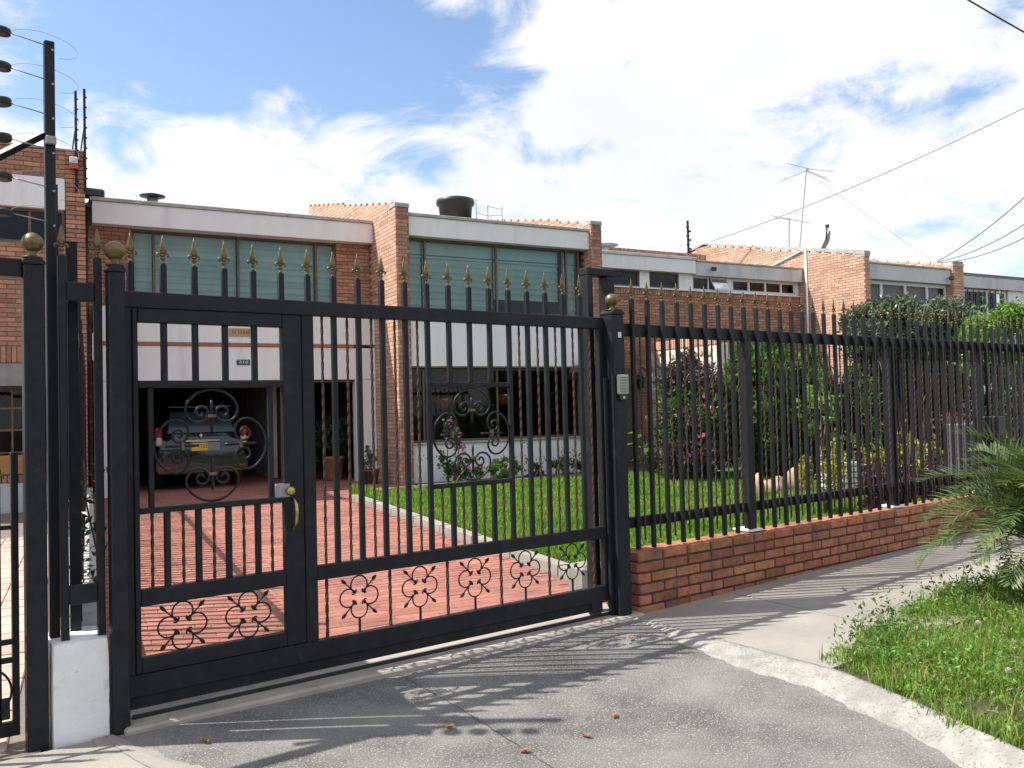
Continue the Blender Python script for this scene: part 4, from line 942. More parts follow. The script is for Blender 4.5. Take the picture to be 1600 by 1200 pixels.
MB().tube([(0, 0, .42), (.32, 0, .36), (.72, 0, .42)], .006, 5).build('crossbar', 'wire', rl); MB().tube([(.32, 0, .6), (.72, 0, .56)], .006, 5).build('crossbar', 'wire', rl)
def antenna(base, top, els, label, arms):
    a = root('roof_antenna', base, label, 'antenna', 'television antennas on the roofs'); T = Vector(top) - Vector(base)
    MB().tube([(0, 0, 0), tuple(T)], .02, 6).build('mast', 'galvanised', a)
    for p, q in arms: MB().tube([tuple(T + Vector(p)), tuple(T + Vector(q))], .011, 5).build('element', 'galvanised', a)
antenna(HW(19.7, 8, 6.6), HW(20.38, 8, 10.65), 0, 'tall television antenna with long spreading rods on the far roof', [((-1.3, .3, -.62), (.2, 0, .02)), ((-1.0, .2, .12), (.3, 0, .02)), ((0, 0, 0), (1.3, -.3, 0)), ((0, 0, -.06), (1.4, .1, -.15)), ((0, 0, -.1), (.8, -.5, -.5))])
antenna(HW(19.23, 8, 6.6), HW(19.34, 8, 8.62), 0, 'shorter television antenna with one cross rod on the far roof', [((-.9, .2, .03), (1.0, -.2, -.12)), ((-.6, .2, -.05), (.1, 0, -.05))])
ds = root('satellite_dish', HW(15.5, 3.0, 5.85), 'satellite dish seen edge on above the sunlit gable wall', 'dish', rz=-PH)
MB().tube([(0, 0, 0), (0, 0, .55)], .025, 6).build('mount', 'lamp_dark', ds); MB().tube([(0, 0, .5), (-.22, -.25, .72), (-.34, -.4, 1.02)], .022, 6).build('arm', 'lamp_dark', ds); MB().cbox(-.38, -.30, -.46, -.36, 1.0, 1.1, .01).build('receiver', 'lamp_dark', ds)
dish = MB().lathe([(.01, 0), (.18, .02), (.34, .075), (.42, .13), (.43, .13), (.34, .065), (.18, .01), (.01, -.012)], n=28).build('reflector', 'grey_beam', ds, True, (.14, 0, .62), tuple(Vector((-.62, .62, .42)).to_track_quat('Z', 'Y').to_euler()))
rp = root('roof_electric_post', HW(13.50, 7.1, 6.5), 'black electric fence post with insulators behind the recessed house roof', 'post'); MB().cbox(-.03, .03, -.03, .03, 0, 1.35, .004).build('mast', 'black_paint', rp)
for i in range(6): MB().lathe([(.05, 0), (.06, .02), (.05, .05)], n=8).build('insulator', 'black_plastic', rp, True, (-.04 if i % 2 else .05, -.03, .35 + .15 * i))
sr = root('alarm_siren', HW(-5.64, -.04, 5.68), 'small white and red alarm siren on the left brick pier', 'siren', rz=-PH); MB().cbox(-.06, .06, -.09, 0, .06, .17, .01).build('cover', 'white_frame', sr); MB().cbox(-.06, .06, -.085, 0, -.03, .055, .01).build('lamp', 'tail_red', sr)
for i, (t_, z1, l_) in enumerate(((-5.60, 6.97, 'dark electric fence mast with white studs on the left brick pier, nearer the alarm'), (-5.47, 7.02, 'thin electric fence mast at the right edge of the left brick pier'))):
    m_ = root('electric_fence_mast', HW(t_, -.05, 5.3), l_, 'mast', 'electric fence masts on the brick pier'); MB().cbox(-.018, .018, -.018, .018, 0, z1 - 5.3, .003).build('pole', 'black_paint', m_)
    for k in range(9): MB().lathe([(.012, 0), (.02, .012), (.012, .024)], n=7).build('insulator', 'black_plastic', m_, True, (.022, -.01, z1 - 5.45 - .17 * k))
    MB().tube([(0, .02, z1 - 5.9), (-.08, .5, 0)], .012, 5).build('stay', 'black_paint', m_)
dp = root('drain_pipe', HW(-5.40, 1.40, .1), 'dark drainpipe between the left pier and the garage house', 'pipe'); MB().tube([(0, 0, 0), (0, 0, 5.3)], .035, 8).build('pipe', 'lamp_dark', dp, True); MB().cbox(-.1, .3, -.15, .1, 5.44, 5.6, .03).build('rain_head', 'black_tank', dp)
for t_, s_, z_, l_ in ((10.0, 2.1, 5.20, 'small grey floodlight on the recessed house\'s white band'), (17.2, .02, 5.02, 'small dark lamp at the end of the gable house\'s white band')):
    fl = root('floodlight', HW(t_, s_, z_), l_, 'lamp', rz=-PH); MB().cbox(-.07, .07, -.14, -.04, -.05, .06, .015).build('head', 'lamp_dark', fl); MB().tube([(0, -.05, 0), (0, .06, .03)], .015, 6).build('bracket', 'galvanised', fl)
# bell over a dark hood on the second fin, lantern on the porch wall
be = root('wall_bell', HW(4.34, -.10, 2.5), 'pewter bell hanging on the second brick fin above a dark hood', 'bell'); MB().lathe([(.16, 0), (.15, .02), (.11, .05), (.09, .12), (.07, .17), (.03, .20), (.012, .24)], n=18).build('bell', 'pewter', be, True); MB().cbox(-.015, .015, -.01, .14, .20, .235, .003).build('bracket', 'lamp_dark', be)
ho = root('dark_hood', HW(4.28, 0, 2.12), 'dark rounded hood sticking out below the bell on the second fin', 'hood', rz=-PH)
MB().prism([(-.38, 0), (.38, 0), (.38, .16), (.30, .27), (.15, .33), (-.15, .33), (-.30, .27), (-.38, .16)], -.42, 0).build('shell', 'lamp_dark', ho)
la = root('wall_lantern', HW(7.40, 1.80, 1.95), 'black wall lantern on the sunlit porch wall', 'lantern', rz=-PH)
MB().lathe([(.04, 0), (.09, .04), (.12, .24), (.03, .26)], n=6).build('glass_cage', 'lamp_dark', la, False, (-.17, 0, 0)); MB().lathe([(.15, .26), (.08, .34), (.02, .40), (.01, .45)], n=6).build('roof', 'lamp_dark', la, False, (-.17, 0, 0)); MB().tube([(-.17, 0, .42), (-.1, 0, .55), (.04, 0, .45)], .015, 6).build('bracket', 'lamp_dark', la)
# cables
for i, (P_, sag, r_, m_, l_) in enumerate((
    (((10.9, 6.6, 8.1), (14.28, 4.2, 5.6)), .1, .012, 'wire', 'thick dark cable crossing the top right corner'),
    (((21.85, 18.48, 6.76), (23.74, 5.76, 9.95)), .35, .014, 'light_wire', 'long thin cable rising to the right from the gable roof'),
    (((24.27, 12.37, 5.4), (17.49, 4.22, 8.1)), .5, .014, 'light_wire', 'uppermost of the three service wires at the right'),
    (((24.27, 12.37, 5.38), (17.6, 4.1, 7.3)), .7, .014, 'light_wire', 'middle one of the three service wires at the right'),
    (((24.27, 12.37, 5.36), (17.7, 4.0, 6.9)), .8, .014, 'light_wire', 'lowest of the three service wires at the right'),
    ((tuple(HW(20.4, 8, 10.5)), tuple(HW(24.6, 4.5, 5.9))), .0, .006, 'light_wire', 'faint guy wire running down from the tall antenna'))):
    a, b = Vector(P_[0]), Vector(P_[1]); pts = [a.lerp(b, k / 20) - Vector((0, 0, sag * 4 * (k / 20) * (1 - k / 20))) for k in range(21)]
    o = MB().tube([p - a for p in pts], r_, 5).build('overhead_cable', m_, None, True, a); tag(o, l_, 'cable', 'overhead cables')
ga = root('letter_box', (9.90, 4.53, .49), 'black box on a post fixed to the far end of the railing', 'box'); MB().cbox(-.10, .10, -.12, .05, .62, .84, .01).build('box', 'black_plastic', ga); MB().cbox(-.05, .05, -.06, .02, 0, .62, .006).build('post', 'black_paint', ga)
cbn = root('utility_cabinet', (10.95, 5.3, .1), 'grey metal utility cabinet behind the far part of the railing', 'cabinet'); MB().cbox(-.28, .28, -.12, .12, .45, 1.12, .012).build('body', 'cabinet_grey', cbn); MB().cbox(-.24, .24, -.13, -.118, .49, 1.08, .006).build('door', 'cabinet_grey', cbn); MB().cbox(-.05, .05, -.05, .05, 0, .45, .004).build('leg', 'galvanised', cbn)

# ================================================================== planting
def trunk(parent, pts, r0_, r1_, name='trunk', m='bark'):
    n = len(pts); return MB().tube(pts, [r0_ + (r1_ - r0_) * i / (n - 1) for i in range(n)], 7).build(name, m, parent, True)
def flowers(parent, P, size, m, name='flower'):
    """small five-petalled heads, one mesh each"""
    fl_ = MB()
    for k in range(5):
        a = 2 * math.pi * k / 5; b_ = a + .55; fl_.add([(0, 0, 0), (math.cos(a - .5), math.sin(a - .5), .45), (1.25 * math.cos(a), 1.25 * math.sin(a), .25), (math.cos(a + .5), math.sin(a + .5), .45)], [(0, 1, 2, 3)])
    me = fl_.mesh(name, m)
    for p in P: inst(me, name, parent, tuple(p), (random.uniform(-1.3, 1.3), random.uniform(-1.3, 1.3), random.uniform(0, 6)), (size, size, size))
def shrub(name, loc, label, cat, crowns, n, size, m, stems=3, group=None, aspect=.5, h0=.0):
    o = root(name, loc, label, cat, group)
    P = [blob(int(n * w), c, r, k, sp) for c, r, k, sp, w in crowns]
    A = np.concatenate(P); c0 = A.mean(0); k_ = RNG.integers(0, len(A), max(12, int(n / 260))); sh_ = []
    for q in A[k_]:
        d_ = (q - c0); d_ = d_ / (np.linalg.norm(d_) + 1e-6) + RNG.normal(0, .35, 3) + np.array([0, 0, .45]); L_ = size * RNG.uniform(1.5, 4.5)
        sh_.append(q + d_[None, :] * np.linspace(0, L_, 9)[:, None] + RNG.normal(0, size * .25, (9, 3)))
    leaves(np.concatenate([A] + sh_), size, m, 'crown', o, aspect, jitter=.55)
    for i in range(stems):
        c = crowns[i % len(crowns)][0]; a = random.uniform(0, 6); q = random.uniform(.02, .12)
        trunk(o, [(math.cos(a) * q, math.sin(a) * q, -.05), (c[0] * .4 + math.cos(a) * q * 1.5, c[1] * .4 + math.sin(a) * q * 1.5, c[2] * .5), (c[0] + random.uniform(-.2, .2), c[1] + random.uniform(-.2, .2), c[2] + .1)], .03 + h0, .008)
    return o
o = shrub('plum_bush', (12.35, 11.05, .11), 'tall plum-coloured bush with pink flowers behind the railing near the gate post', 'bush', [((0, 0, .8), (.88, .8, .9), 40, .30, .6), ((.12, .1, 1.7), (.80, .7, .80), 34, .32, .4)], 17000, .085, 'leaf_plum', 5)
leaves(blob(4500, (0, 0, 1.2), (.9, .8, 1.25), 30, .34, .5), .08, 'leaf_green', 'green_shoots', o)
flowers(o, [(-.55 + random.uniform(-.25, .9), -.6 + random.uniform(-.15, .1), random.uniform(.5, 2.1)) for i in range(16)], .035, 'flower_pink')
o = shrub('flowering_tree', (13.75, 10.35, .11), 'leafy bright green small tree with scattered white flowers behind the second railing bay', 'tree', [((0, 0, 1.75), (1.05, .9, 1.0), 40, .30, .6), ((.2, 0, .85), (1.0, .85, .8), 26, .32, .4)], 22000, .105, 'leaf_green', 4, h0=.02)
flowers(o, [(random.uniform(-.7, .7), -.75 + random.uniform(-.1, .2), random.uniform(1.2, 2.5)) for i in range(8)], .035, 'flower_white')
o = shrub('back_hedge', (15.2, 10.9, .11), 'dark bushy hedge filling the garden behind the green tree', 'hedge', [((0, 0, 1.1), (1.2, .8, 1.2), 34, .32, .35), ((1.6, -.6, 1.1), (1.2, .8, 1.15), 34, .32, .35), ((-1.4, .8, 1.0), (1.1, .7, 1.0), 26, .32, .3)], 22000, .10, 'leaf_dark', 5)
o = shrub('middle_hedge', (15.9, 10.1, .11), 'mid-green leafy hedge between the flowering tree and the clipped tree', 'hedge', [((-.7, .5, 1.3), (.9, .8, 1.3), 30, .33, .5), ((.5, -.5, 1.25), (.9, .8, 1.25), 30, .33, .5)], 15000, .10, 'leaf_green', 5)
o = shrub('rear_hedge', (17.2, 8.7, .11), 'tall dark hedge behind the clipped tree at the far side of the garden', 'hedge', [((-.5, 1.1, 1.25), (1.0, .9, 1.35), 30, .32, .33), ((.1, -.1, 1.25), (1.0, .9, 1.35), 30, .32, .33), ((.6, -1.4, 1.2), (1.0, .9, 1.3), 30, .32, .34)], 22000, .10, 'leaf_dark', 6)
o = root('clipped_tree', (15.35, 8.4, .11), 'round-topped clipped tree with grey-green leaves and bare forked trunks behind the railing', 'tree')
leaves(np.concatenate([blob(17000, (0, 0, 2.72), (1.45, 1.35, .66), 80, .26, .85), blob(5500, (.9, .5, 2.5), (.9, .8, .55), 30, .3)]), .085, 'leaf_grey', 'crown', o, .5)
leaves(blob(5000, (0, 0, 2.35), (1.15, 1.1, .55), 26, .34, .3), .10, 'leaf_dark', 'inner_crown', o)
for dx_, dy_, tx, ty in ((-.25, 0, -.8, .2), (0, .1, .3, -.3), (.2, -.1, .9, .3), (-.1, -.15, -.2, -.7), (.12, .15, .1, .6)):
    trunk(o, [(dx_, dy_, -.1), (dx_ * 1.2 + tx * .15, dy_ + ty * .15, .7), (dx_ + tx * .45, dy_ + ty * .4, 1.5), (tx, ty, 2.5)], .065, .02)
o = shrub('bright_bush', (14.6, 6.2, .11), 'fresh green bush at the right edge rising above the railing tips', 'bush', [((0, 0, 2.25), (1.1, 1.0, .82), 44, .30, .6), ((.9, -.3, 1.6), (1.1, .9, 1.0), 34, .32, .4)], 19000, .085, 'leaf_light', 5, h0=.02)
o = shrub('shaded_bush', (13.4, 5.6, .11), 'dark leafy bush low behind the far end of the railing', 'bush', [((-.3, 0, .75), (1.0, .5, .8), 26, .34, .35), ((1.2, .1, 1.05), (.9, .5, 1.05), 26, .34, .35), ((2.6, .1, 1.2), (1.0, .6, 1.2), 24, .34, .3)], 12000, .085, 'leaf_dark', 6)
flowers(o, [(random.uniform(-.7, 1.4), -.5, random.uniform(.5, 1.4)) for i in range(8)], .03, 'flower_white')
for i, (x, y, w_, h_, l_) in enumerate(((10.35, 6.0, .55, .62, 'maroon-leaved plant behind the railing, nearest the white planter'), (11.2, 5.7, .6, .75, 'maroon-leaved plant just left of the grey utility cabinet'), (12.1, 5.65, .6, .7, 'maroon-leaved plant just right of the grey utility cabinet'))):
    shrub('maroon_plant', (x, y, .11), l_, 'plant', [((0, 0, h_ * .55), (w_, w_ * .6, h_ * .55), 18, .34, 1)], 2200, .07, 'leaf_maroon', 4, 'maroon plants along the railing')
for i, (x, y, l_) in enumerate(((9.7, 6.5, 'yellow-green plant just left of the white planter'), (10.75, 6.2, 'yellow-green plant behind the maroon plant nearest the white planter'), (11.7, 6.1, 'yellow-green plant nearest the grey utility cabinet'))):
    shrub('yellow_plant', (x, y, .11), l_, 'plant', [((0, 0, .5), (.35, .3, .38), 10, .36, 1)], 420, .085, 'leaf_yellow', 3, 'yellow-green plants in the railing bed')
o = shrub('young_sapling', (12.1, 8.2, .11), 'slender sapling with fresh green leaf tufts beside the white planter', 'sapling', [((0, 0, 1.25), (.5, .4, .35), 9, .3, .6), ((.35, -.1, .8), (.4, .3, .35), 7, .3, .4)], 420, .11, 'leaf_light', 3)
o = root('broad_leaf_plant', (12.75, 12.5, .11), 'glossy broad-leaved plant at the foot of the brick pier behind the right gate post', 'plant')
for i in range(26):
    a = random.uniform(0, 6.28); h_ = random.uniform(.25, .95); r_ = random.uniform(.12, .42); L_ = random.uniform(.20, .32)
    c = Vector((r_ * math.cos(a), r_ * math.sin(a), h_)); d_ = Vector((math.cos(a), math.sin(a), random.uniform(-.5, .3))).normalized(); sd = d_.cross(Vector((0, 0, 1))).normalized()
    V = [c, c + d_ * L_ * .35 + sd * L_ * .26 + Vector((0, 0, .03)), c + d_ * L_ * .75 + sd * L_ * .18, c + d_ * L_, c + d_ * L_ * .75 - sd * L_ * .18, c + d_ * L_ * .35 - sd * L_ * .26 + Vector((0, 0, .03)), c + d_ * L_ * .45]
    MB().add(V, [(0, 1, 6), (1, 2, 6), (2, 3, 6), (3, 4, 6), (4, 5, 6), (5, 0, 6)]).build('leaf', 'leaf_green', o, True); MB().tube([(0, 0, 0), tuple(c * .6), tuple(c)], .008, 5).build('stalk', 'leaf_dark', o)
o = shrub('clipped_hedge', (10.14, 14.0, .13), 'small clipped green hedge in the bed below the large window', 'hedge', [((0, 0, .22), (.46, .26, .25), 30, .22, 1)], 2600, .045, 'leaf_light', 3)
o = shrub('rose_bush', (8.72, 13.75, .12), 'thin climbing rose bush with pink blooms at the foot of the first brick fin', 'rose', [((0, 0, .75), (.25, .2, .65), 14, .3, .8), ((.25, -.05, .35), (.3, .2, .3), 8, .3, .2)], 900, .06, 'leaf_dark', 4)
flowers(o, [(.12, -.2, .95), (.2, -.15, .72), (.15, -.22, .62), (-.1, -.2, 1.2)], .055, 'flower_pink')
for i, (t_, w_, h_, fm_, l_) in enumerate(((.95, .3, .35, 'flower_pink', 'low leafy plant with pink blooms between the rose bush and the clipped hedge'), (1.35, .25, .3, 'flower_red', 'small plant with one red bloom left of the clipped hedge'), (2.75, .3, .3, 'flower_red', 'low bedding plant just right of the clipped hedge'), (3.35, .3, .38, 'flower_pink', 'low bedding plant second to the right of the clipped hedge'), (3.95, .3, .36, 'flower_red', 'low bedding plant nearest the second brick fin'))):
    p = HW(t_, -.45); o = shrub('bedding_plant', (p.x, p.y, .12), l_, 'plant', [((0, 0, h_ * .5), (w_, .2, h_ * .6), 9, .36, 1)], 420, .06, 'leaf_green' if i % 2 else 'leaf_dark', 3, 'bedding plants below the large window'); flowers(o, [(random.uniform(-.2, .2), -.16, h_ * random.uniform(.7, 1.2)) for _ in range(3)], .04, fm_)
def pot(loc, prof, m, label, crowns, n, size, lm, stems=2, name='potted_plant', fl=None):
    o = root(name, loc, label, 'plant pot'); MB().lathe(prof, n=22).build('pot', m, o, True); top = prof[-1][1]
    MB().lathe([(prof[-1][0] * .9, top - .03), (.01, top - .025)], n=16).build('earth', 'soil', o)
    if n: leaves(np.concatenate([blob(int(n * w), c, r, k, sp) for c, r, k, sp, w in crowns]), size, lm, 'foliage', o, .35)
    for i in range(stems): trunk(o, [(0, 0, top - .05), (random.uniform(-.08, .08), random.uniform(-.08, .08), crowns[0][0][2])], .012, .006, 'stem')
    if fl: flowers(o, fl[0], fl[1], fl[2])
    return o
pp_ = [(.11, 0), (.14, .02), (.165, .24), (.185, .25), (.185, .29)]
pot(HW(-.42, .55, .12), pp_, 'dark_pot', 'dark brown pot with a small cactus-like plant before the white garage column', [((0, 0, .5), (.16, .16, .3), 8, .4, 1)], 160, .10, 'leaf_grey')
pot(HW(-.72, 2.0, .13), [(.15, 0), (.17, .02), (.21, .44), (.23, .45), (.23, .50)], 'terracotta', 'terracotta pot with a dark leafy palm inside the garage doorway', [((0, 0, .95), (.45, .4, .4), 16, .4, 1)], 420, .22, 'leaf_dark', 4)
pot(HW(-1.2, 2.3, .13), [(.14, 0), (.16, .3), (.18, .32)], 'white_frame', 'white pot with trailing dark leaves just inside the garage', [((0, 0, .5), (.28, .25, .28), 10, .4, 1)], 200, .14, 'leaf_dark', 2)
bsk = [(.02, 0), (.11, .03), (.17, .12), (.20, .20), (.205, .23)]
for t_, s_, z_, l_, fm_ in ((1.12, .46, 1.55, 'terracotta hanging basket with red flowers in the large window, nearer the first fin', True), (2.52, .46, 1.62, 'terracotta hanging basket with brownish foliage in the middle of the large window', False)):
    o = pot(HW(t_, s_, z_), bsk, 'terracotta', l_, [((0, 0, .30), (.24, .2, .14), 8, .4, 1)], 200 if fm_ else 300, .07, 'leaf_dark' if fm_ else 'leaf_plum', 0, 'hanging_basket', ([(-.18, -.12, .33), (-.05, -.15, .45), (.1, -.1, .55), (.2, -.1, .62), (.08, -.12, .38), (-.22, -.1, .28), (.02, -.1, .66)], .06, 'flower_red') if fm_ else None)
    MB().tube([(-.19, 0, .22), (0, 0, .78), (.19, 0, .22)], .004, 4).build('hanger', 'wire', o)
pot(HW(4.45, -.18, 1.30), bsk, 'terracotta', 'terracotta wall pot with red flowers on the second brick fin', [((0, 0, .26), (.2, .16, .12), 7, .4, 1), ((-.15, 0, -.15), (.16, .12, .3), 7, .4, .6)], 220, .07, 'leaf_dark', 0, 'wall_pot', ([(-.16, -.08, .38), (-.1, -.1, .46), (.04, -.14, .28), (.1, -.1, .31), (.14, -.12, .26), (-.02, -.14, .3)], .055, 'flower_red'))
pt = root('silver_wall_plant', HW(4.68, -.12, 1.02), 'grey-leaved plant hanging on the second brick fin under the red flower pot', 'plant'); leaves(blob(260, (0, 0, .15), (.26, .12, .2), 9, .4), .08, 'leaf_grey', 'foliage', pt); MB().lathe([(.03, 0), (.08, .1), (.1, .14)], n=12).build('pot', 'dark_pot', pt, True)
wp = root('white_planter', (12.0, 7.75, .1), 'white pierced planter box on the lawn behind the railing', 'planter', rz=R(-20))
MB().cbox(-.20, .20, -.20, .20, .0, .10, .01).build('base', 'cement_cap', wp); MB().box(-.17, .17, -.17, .17, .1, .47).build('core', 'old_white', wp)
for i in range(5):
    for (a, b, c_, d_) in ((-.20, .20, -.205, -.165), (-.205, -.165, -.165, .20)): MB().cbox(a, b, c_, d_, .105 + i * .085, .165 + i * .085, .006).build('slat', 'white_paint', wp)
leaves(blob(160, (0, 0, .62), (.25, .25, .18), 8, .4), .08, 'leaf_green', 'foliage', wp)
for x, y, sx, sy, sz, l_ in ((10.75, 8.35, .13, .12, .27, 'small upright pale boulder on the lawn behind the first railing post'), (11.35, 8.45, .22, .18, .22, 'rounded tan boulder on the lawn, middle of the three'), (11.85, 8.5, .24, .2, .30, 'largest tan boulder on the lawn, nearest the white planter')):
    b = bmesh.new(); bmesh.ops.create_icosphere(b, subdivisions=3, radius=1); a_, c_ = random.uniform(0, 6), random.uniform(1.5, 2.5)
    for v in b.verts:
        k = 1 + .20 * math.sin(c_ * 2 * v.co.x + a_) * math.cos(c_ * 1.7 * v.co.y + a_) + .10 * math.sin(5 * v.co.z + 3 * v.co.x + a_) + random.uniform(-.035, .035); v.co = Vector((v.co.x * sx * k, v.co.y * sy * k, max(-.3, v.co.z) * sz * k + sz * .25))
    me = bpy.data.meshes.new('garden_boulder'); b.to_mesh(me); b.free(); me.materials.append(MATS['rock']); me.shade_smooth(); tag(inst(me, 'garden_boulder', None, (x, y, .1)), l_, 'boulder', 'garden boulders')

# ---- verge: weeds, dandelions, palm
n = 130000
Y = RNG.uniform(.9, 3.30, n); X = 3.3 + RNG.uniform(0, 1, n) ** 1.15 * 6.0
lim = np.array([kerb_top(y) for y in Y]) + .05 + .05 * np.sin(5 * Y) + RNG.uniform(-.08, .08, n) + .01 * np.clip((Y - 2.6) / .3, 0, 1)
edge = 2.97 + .04 * np.sin(3.1 * X) + .34 * np.clip((X - 4.45) / 1.2, 0, 1) + RNG.uniform(-.10, .06, n)
cl = np.sin(4.1 * X + 1.3 * Y) * np.sin(3.3 * Y - 2.0 * X) + .6 * np.sin(9 * X) * np.sin(8 * Y + 1)
ok = (X > lim) & (Y < edge) & (cl + RNG.uniform(-.9, 1.3, n) > -.35); X, Y, cl = X[ok], Y[ok], cl[ok]
P = np.stack([X, Y, .03 + .014 * np.maximum(0, X - 4.4) - .012 * np.clip((2.6 - Y) / 1.5, 0, 1)], 1)
hh = RNG.uniform(.035, .10, len(X)) * (1 + .55 * np.clip(cl, -.6, 1.2)) * np.where(RNG.uniform(0, 1, len(X)) < .05, 1.7, 1)
tag(blades(P, hh, .0075, 'verge_grass', 'verge_grass', lean=.9), 'rough green grass of the verge beside the pavement', 'grass', kind='stuff')
k = RNG.integers(0, len(X), 16000); Q = P[k] + np.stack([RNG.normal(0, .02, 16000), RNG.normal(0, .02, 16000), RNG.uniform(.02, .14, 16000)], 1)
tag(leaves(Q, .028, 'leaf_light', 'verge_weeds', None, .55, 1.0), 'low leafy weeds growing through the verge grass', 'weeds', kind='stuff')
k = RNG.integers(0, len(X), 1500); tag(blades(P[k] + np.array([0, 0, .03]), RNG.uniform(.08, .2, 1500), .005, 'straw', 'dry_stalks', lean=.8), 'dry straw-coloured stalks among the verge grass', 'stalks', kind='stuff')
k = np.nonzero((RNG.uniform(0, 1, len(X)) < .012) & (Y > edge[ok] - .35))[0]
tag(leaves(np.repeat(P[k], 14, 0) + np.stack([RNG.normal(0, .02, len(k) * 14), RNG.normal(0, .02, len(k) * 14), RNG.uniform(.03, .24, len(k) * 14)], 1), .035, 'leaf_green', 'tall_weeds', None, .4, .6), 'taller sprigs of weed along the pavement edge of the verge', 'weeds', kind='stuff')
for x, y, z, l_ in ((5.30, 2.55, .16, 'white dandelion clock standing highest in the verge'), (4.55, 2.05, .14, 'white dandelion clock lower in the verge near the kerb')):
    o = root('dandelion_clock', (x, y, .03), l_, 'dandelion'); MB().tube([(0, 0, 0), (.01, 0, z)], .0025, 5).build('stem', 'leaf_light', o)
    d_ = RNG.normal(size=(260, 3)); d_ /= np.linalg.norm(d_, axis=1, keepdims=True); leaves(d_ * .013 + np.array([.01, 0, z + .012]), .008, 'flower_white', 'seed_head', o, .7)
def frond(length, seed):
    rg = np.random.default_rng(seed); n_ = 44; V = []; T = []; rach = []
    for i in range(n_ + 1):
        f_ = i / n_; a = R(62) - R(95) * f_ ** 1.25; rach.append(np.array([0, 0, 0]) if not rach else rach[-1] + length / n_ * np.array([math.cos(a), .02 * math.sin(4 * f_), math.sin(a)]))
    for i in range(5, n_ + 1):
        f_ = i / n_; t = rach[i] - rach[i - 1]; t /= np.linalg.norm(t); L_ = length * .31 * math.sin(math.pi * min(1, .16 + .80 * f_)) ** .7 * rg.uniform(.8, 1.1)
        for sd in (-1, 1):
            side = np.array([0, sd, 0]) ; upv = np.cross(t, np.array([0, 1, 0])); upv = upv if upv[2] > 0 else -upv
            d_ = t * (.55 + .5 * f_) + side * rg.uniform(.75, 1.0) + upv * rg.uniform(.05, .7); d_ /= np.linalg.norm(d_); w_ = .0072
            p0 = rach[i]; p1 = p0 + d_ * L_ * .55; p2 = p0 + d_ * L_ + np.array([0, 0, -.09 * L_ * rg.uniform(.2, 1)]); wv = np.cross(d_, upv); wv = wv / np.linalg.norm(wv) * w_
            b_ = len(V); V += [p0 - wv * .5, p0 + wv * .5, p1 + wv, p1 - wv, p2]; T += [(b_, b_ + 1, b_ + 2), (b_, b_ + 2, b_ + 3), (b_ + 3, b_ + 2, b_ + 4)]
    mb = MB(); mb.tube([tuple(p) for p in rach[::3]] + [tuple(rach[-1])], [.009 - .007 * k / 12 for k in range(len(rach[::3]) + 1)], 5)
    b_ = len(V); V += [np.array(v) for v in mb.v]
    for f_ in mb.f:
        for q in range(1, len(f_) - 1): T.append((f_[0] + b_, f_[q] + b_, f_[q + 1] + b_))
    return np_mesh('frond', np.array(V), np.array(T), 'palm_leaf')
FR = [frond(l_, i) for i, l_ in enumerate((.95, 1.05, .85, 1.0))]
pm_ = root('dwarf_palm', (6.62, 2.66, .07), 'bushy dwarf palm with arching feathery fronds on the verge at the right', 'palm')
MB().lathe([(.10, -.05), (.12, .08), (.10, .25), (.12, .40), (.06, .52)], n=12).build('trunk', 'bark', pm_, True)
for i in range(74):
    a = i * 2.39996; tilt = (i / 74) ** .9 * R(66) - R(34); s_ = random.uniform(.72, .98)
    inst(FR[i % 4], 'frond', pm_, (.03 * math.cos(a), .03 * math.sin(a), .52 - .12 * (i / 74)), (random.uniform(-.12, .12), tilt, a), (s_, s_, s_))
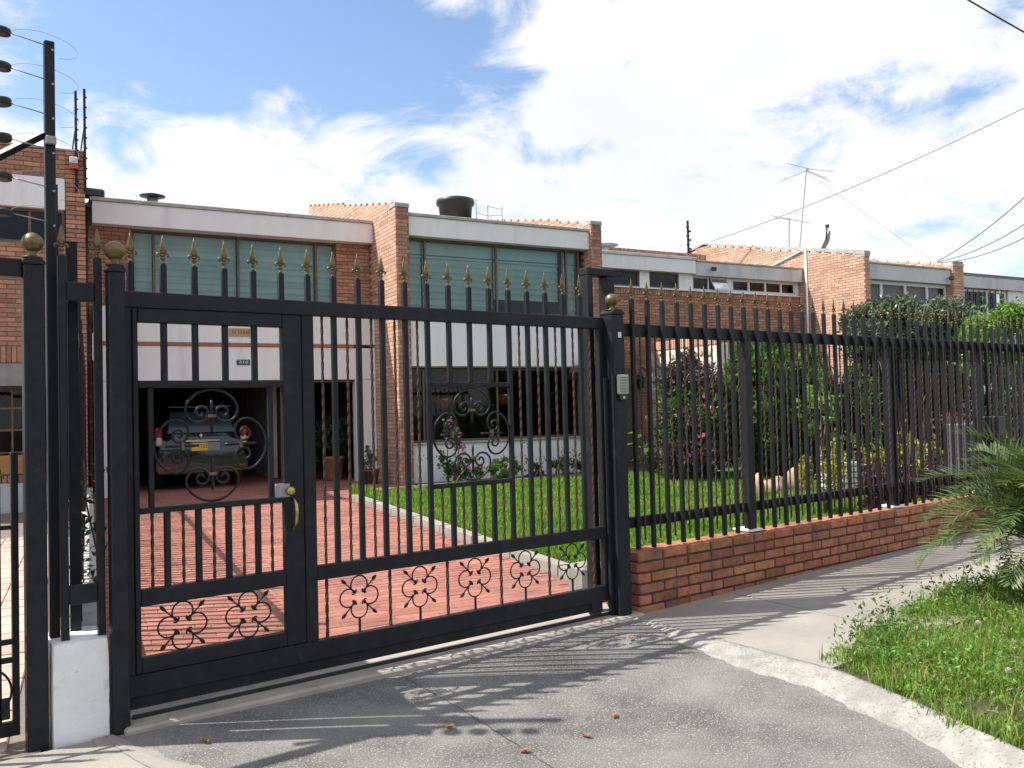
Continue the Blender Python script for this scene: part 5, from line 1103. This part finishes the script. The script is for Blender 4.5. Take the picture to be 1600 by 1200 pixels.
# fallen leaves
for i, (x, y, l_) in enumerate(((1.25, 4.14, 'curled brown leaf lying by the left gate post foot'), (2.25, 3.6, 'brown leaf lying in the gate shadow on the apron'), (2.72, 3.15, 'orange-brown leaf lying in the middle of the apron'), (3.0, 3.25, 'small orange leaf lying in the sun on the apron'), (3.95, 4.1, 'tan leaf lying by the start of the white kerb'), (6.1, 3.95, 'yellow leaf lying on the pavement in the railing shadow'), (2.38, 3.18, 'dark leaf lying nearest the bottom of the picture'))):
    z = (zap(x, y) + wob(x, y) if x < 4 else ZS(x)) + .012
    o = MB().add([(-.028, 0, .004), (-.008, .015, .008), (.02, .008, -.002), (.034, 0, .01), (.018, -.013, 0), (-.01, -.014, .01), (0, 0, -.004)], [(0, 1, 6), (1, 2, 6), (2, 3, 6), (3, 4, 6), (4, 5, 6), (5, 0, 6)]).build('fallen_leaf', 'dead_leaf', None, True, (x, y, z), (0, 0, random.uniform(0, 6))); tag(o, l_, 'leaf', 'fallen leaves')

def crack(name, parent, pts, zf, w=.006, m='dark_mortar'):
    V = []; F = []; fine = []
    for (a, b) in zip(pts[:-1], pts[1:]):
        n_ = max(2, int(math.dist(a, b) / .04))
        for k in range(n_): fine.append((a[0] + (b[0] - a[0]) * k / n_ + random.uniform(-.006, .006), a[1] + (b[1] - a[1]) * k / n_ + random.uniform(-.006, .006)))
    fine.append(pts[-1])
    for i, (x, y) in enumerate(fine):
        x2, y2 = fine[min(i + 1, len(fine) - 1)]; x1, y1 = fine[max(i - 1, 0)]; l_ = math.hypot(x2 - x1, y2 - y1) or 1; nx, ny = -(y2 - y1) / l_, (x2 - x1) / l_; ww = w * random.uniform(.3, 1.0)
        V += [(x - nx * ww / 2, y - ny * ww / 2, zf(x, y) + .003), (x + nx * ww / 2, y + ny * ww / 2, zf(x, y) + .003)]
    for i in range(len(fine) - 1): F.append((2 * i, 2 * i + 2, 2 * i + 3, 2 * i + 1))
    return MB().add(V, F).build(name, m, parent)
ap = bpy.data.objects['driveway_apron']; zz_ = lambda x, y: zap(x, y) + wob(x, y) + .001
crack('joint', ap, [(2.45, 4.42), (2.42, 3.6), (2.36, 2.6), (2.3, 1.4)], zz_, .006)
pv_ = bpy.data.objects['pavement']; zs_ = lambda x, y: ZS(x) + .003 * math.sin(1.7 * x + 2.1 * y) + .001
crack('crack', pv_, [(7.0, 4.3), (7.3, 3.8), (7.2, 3.3)], zs_, .006)
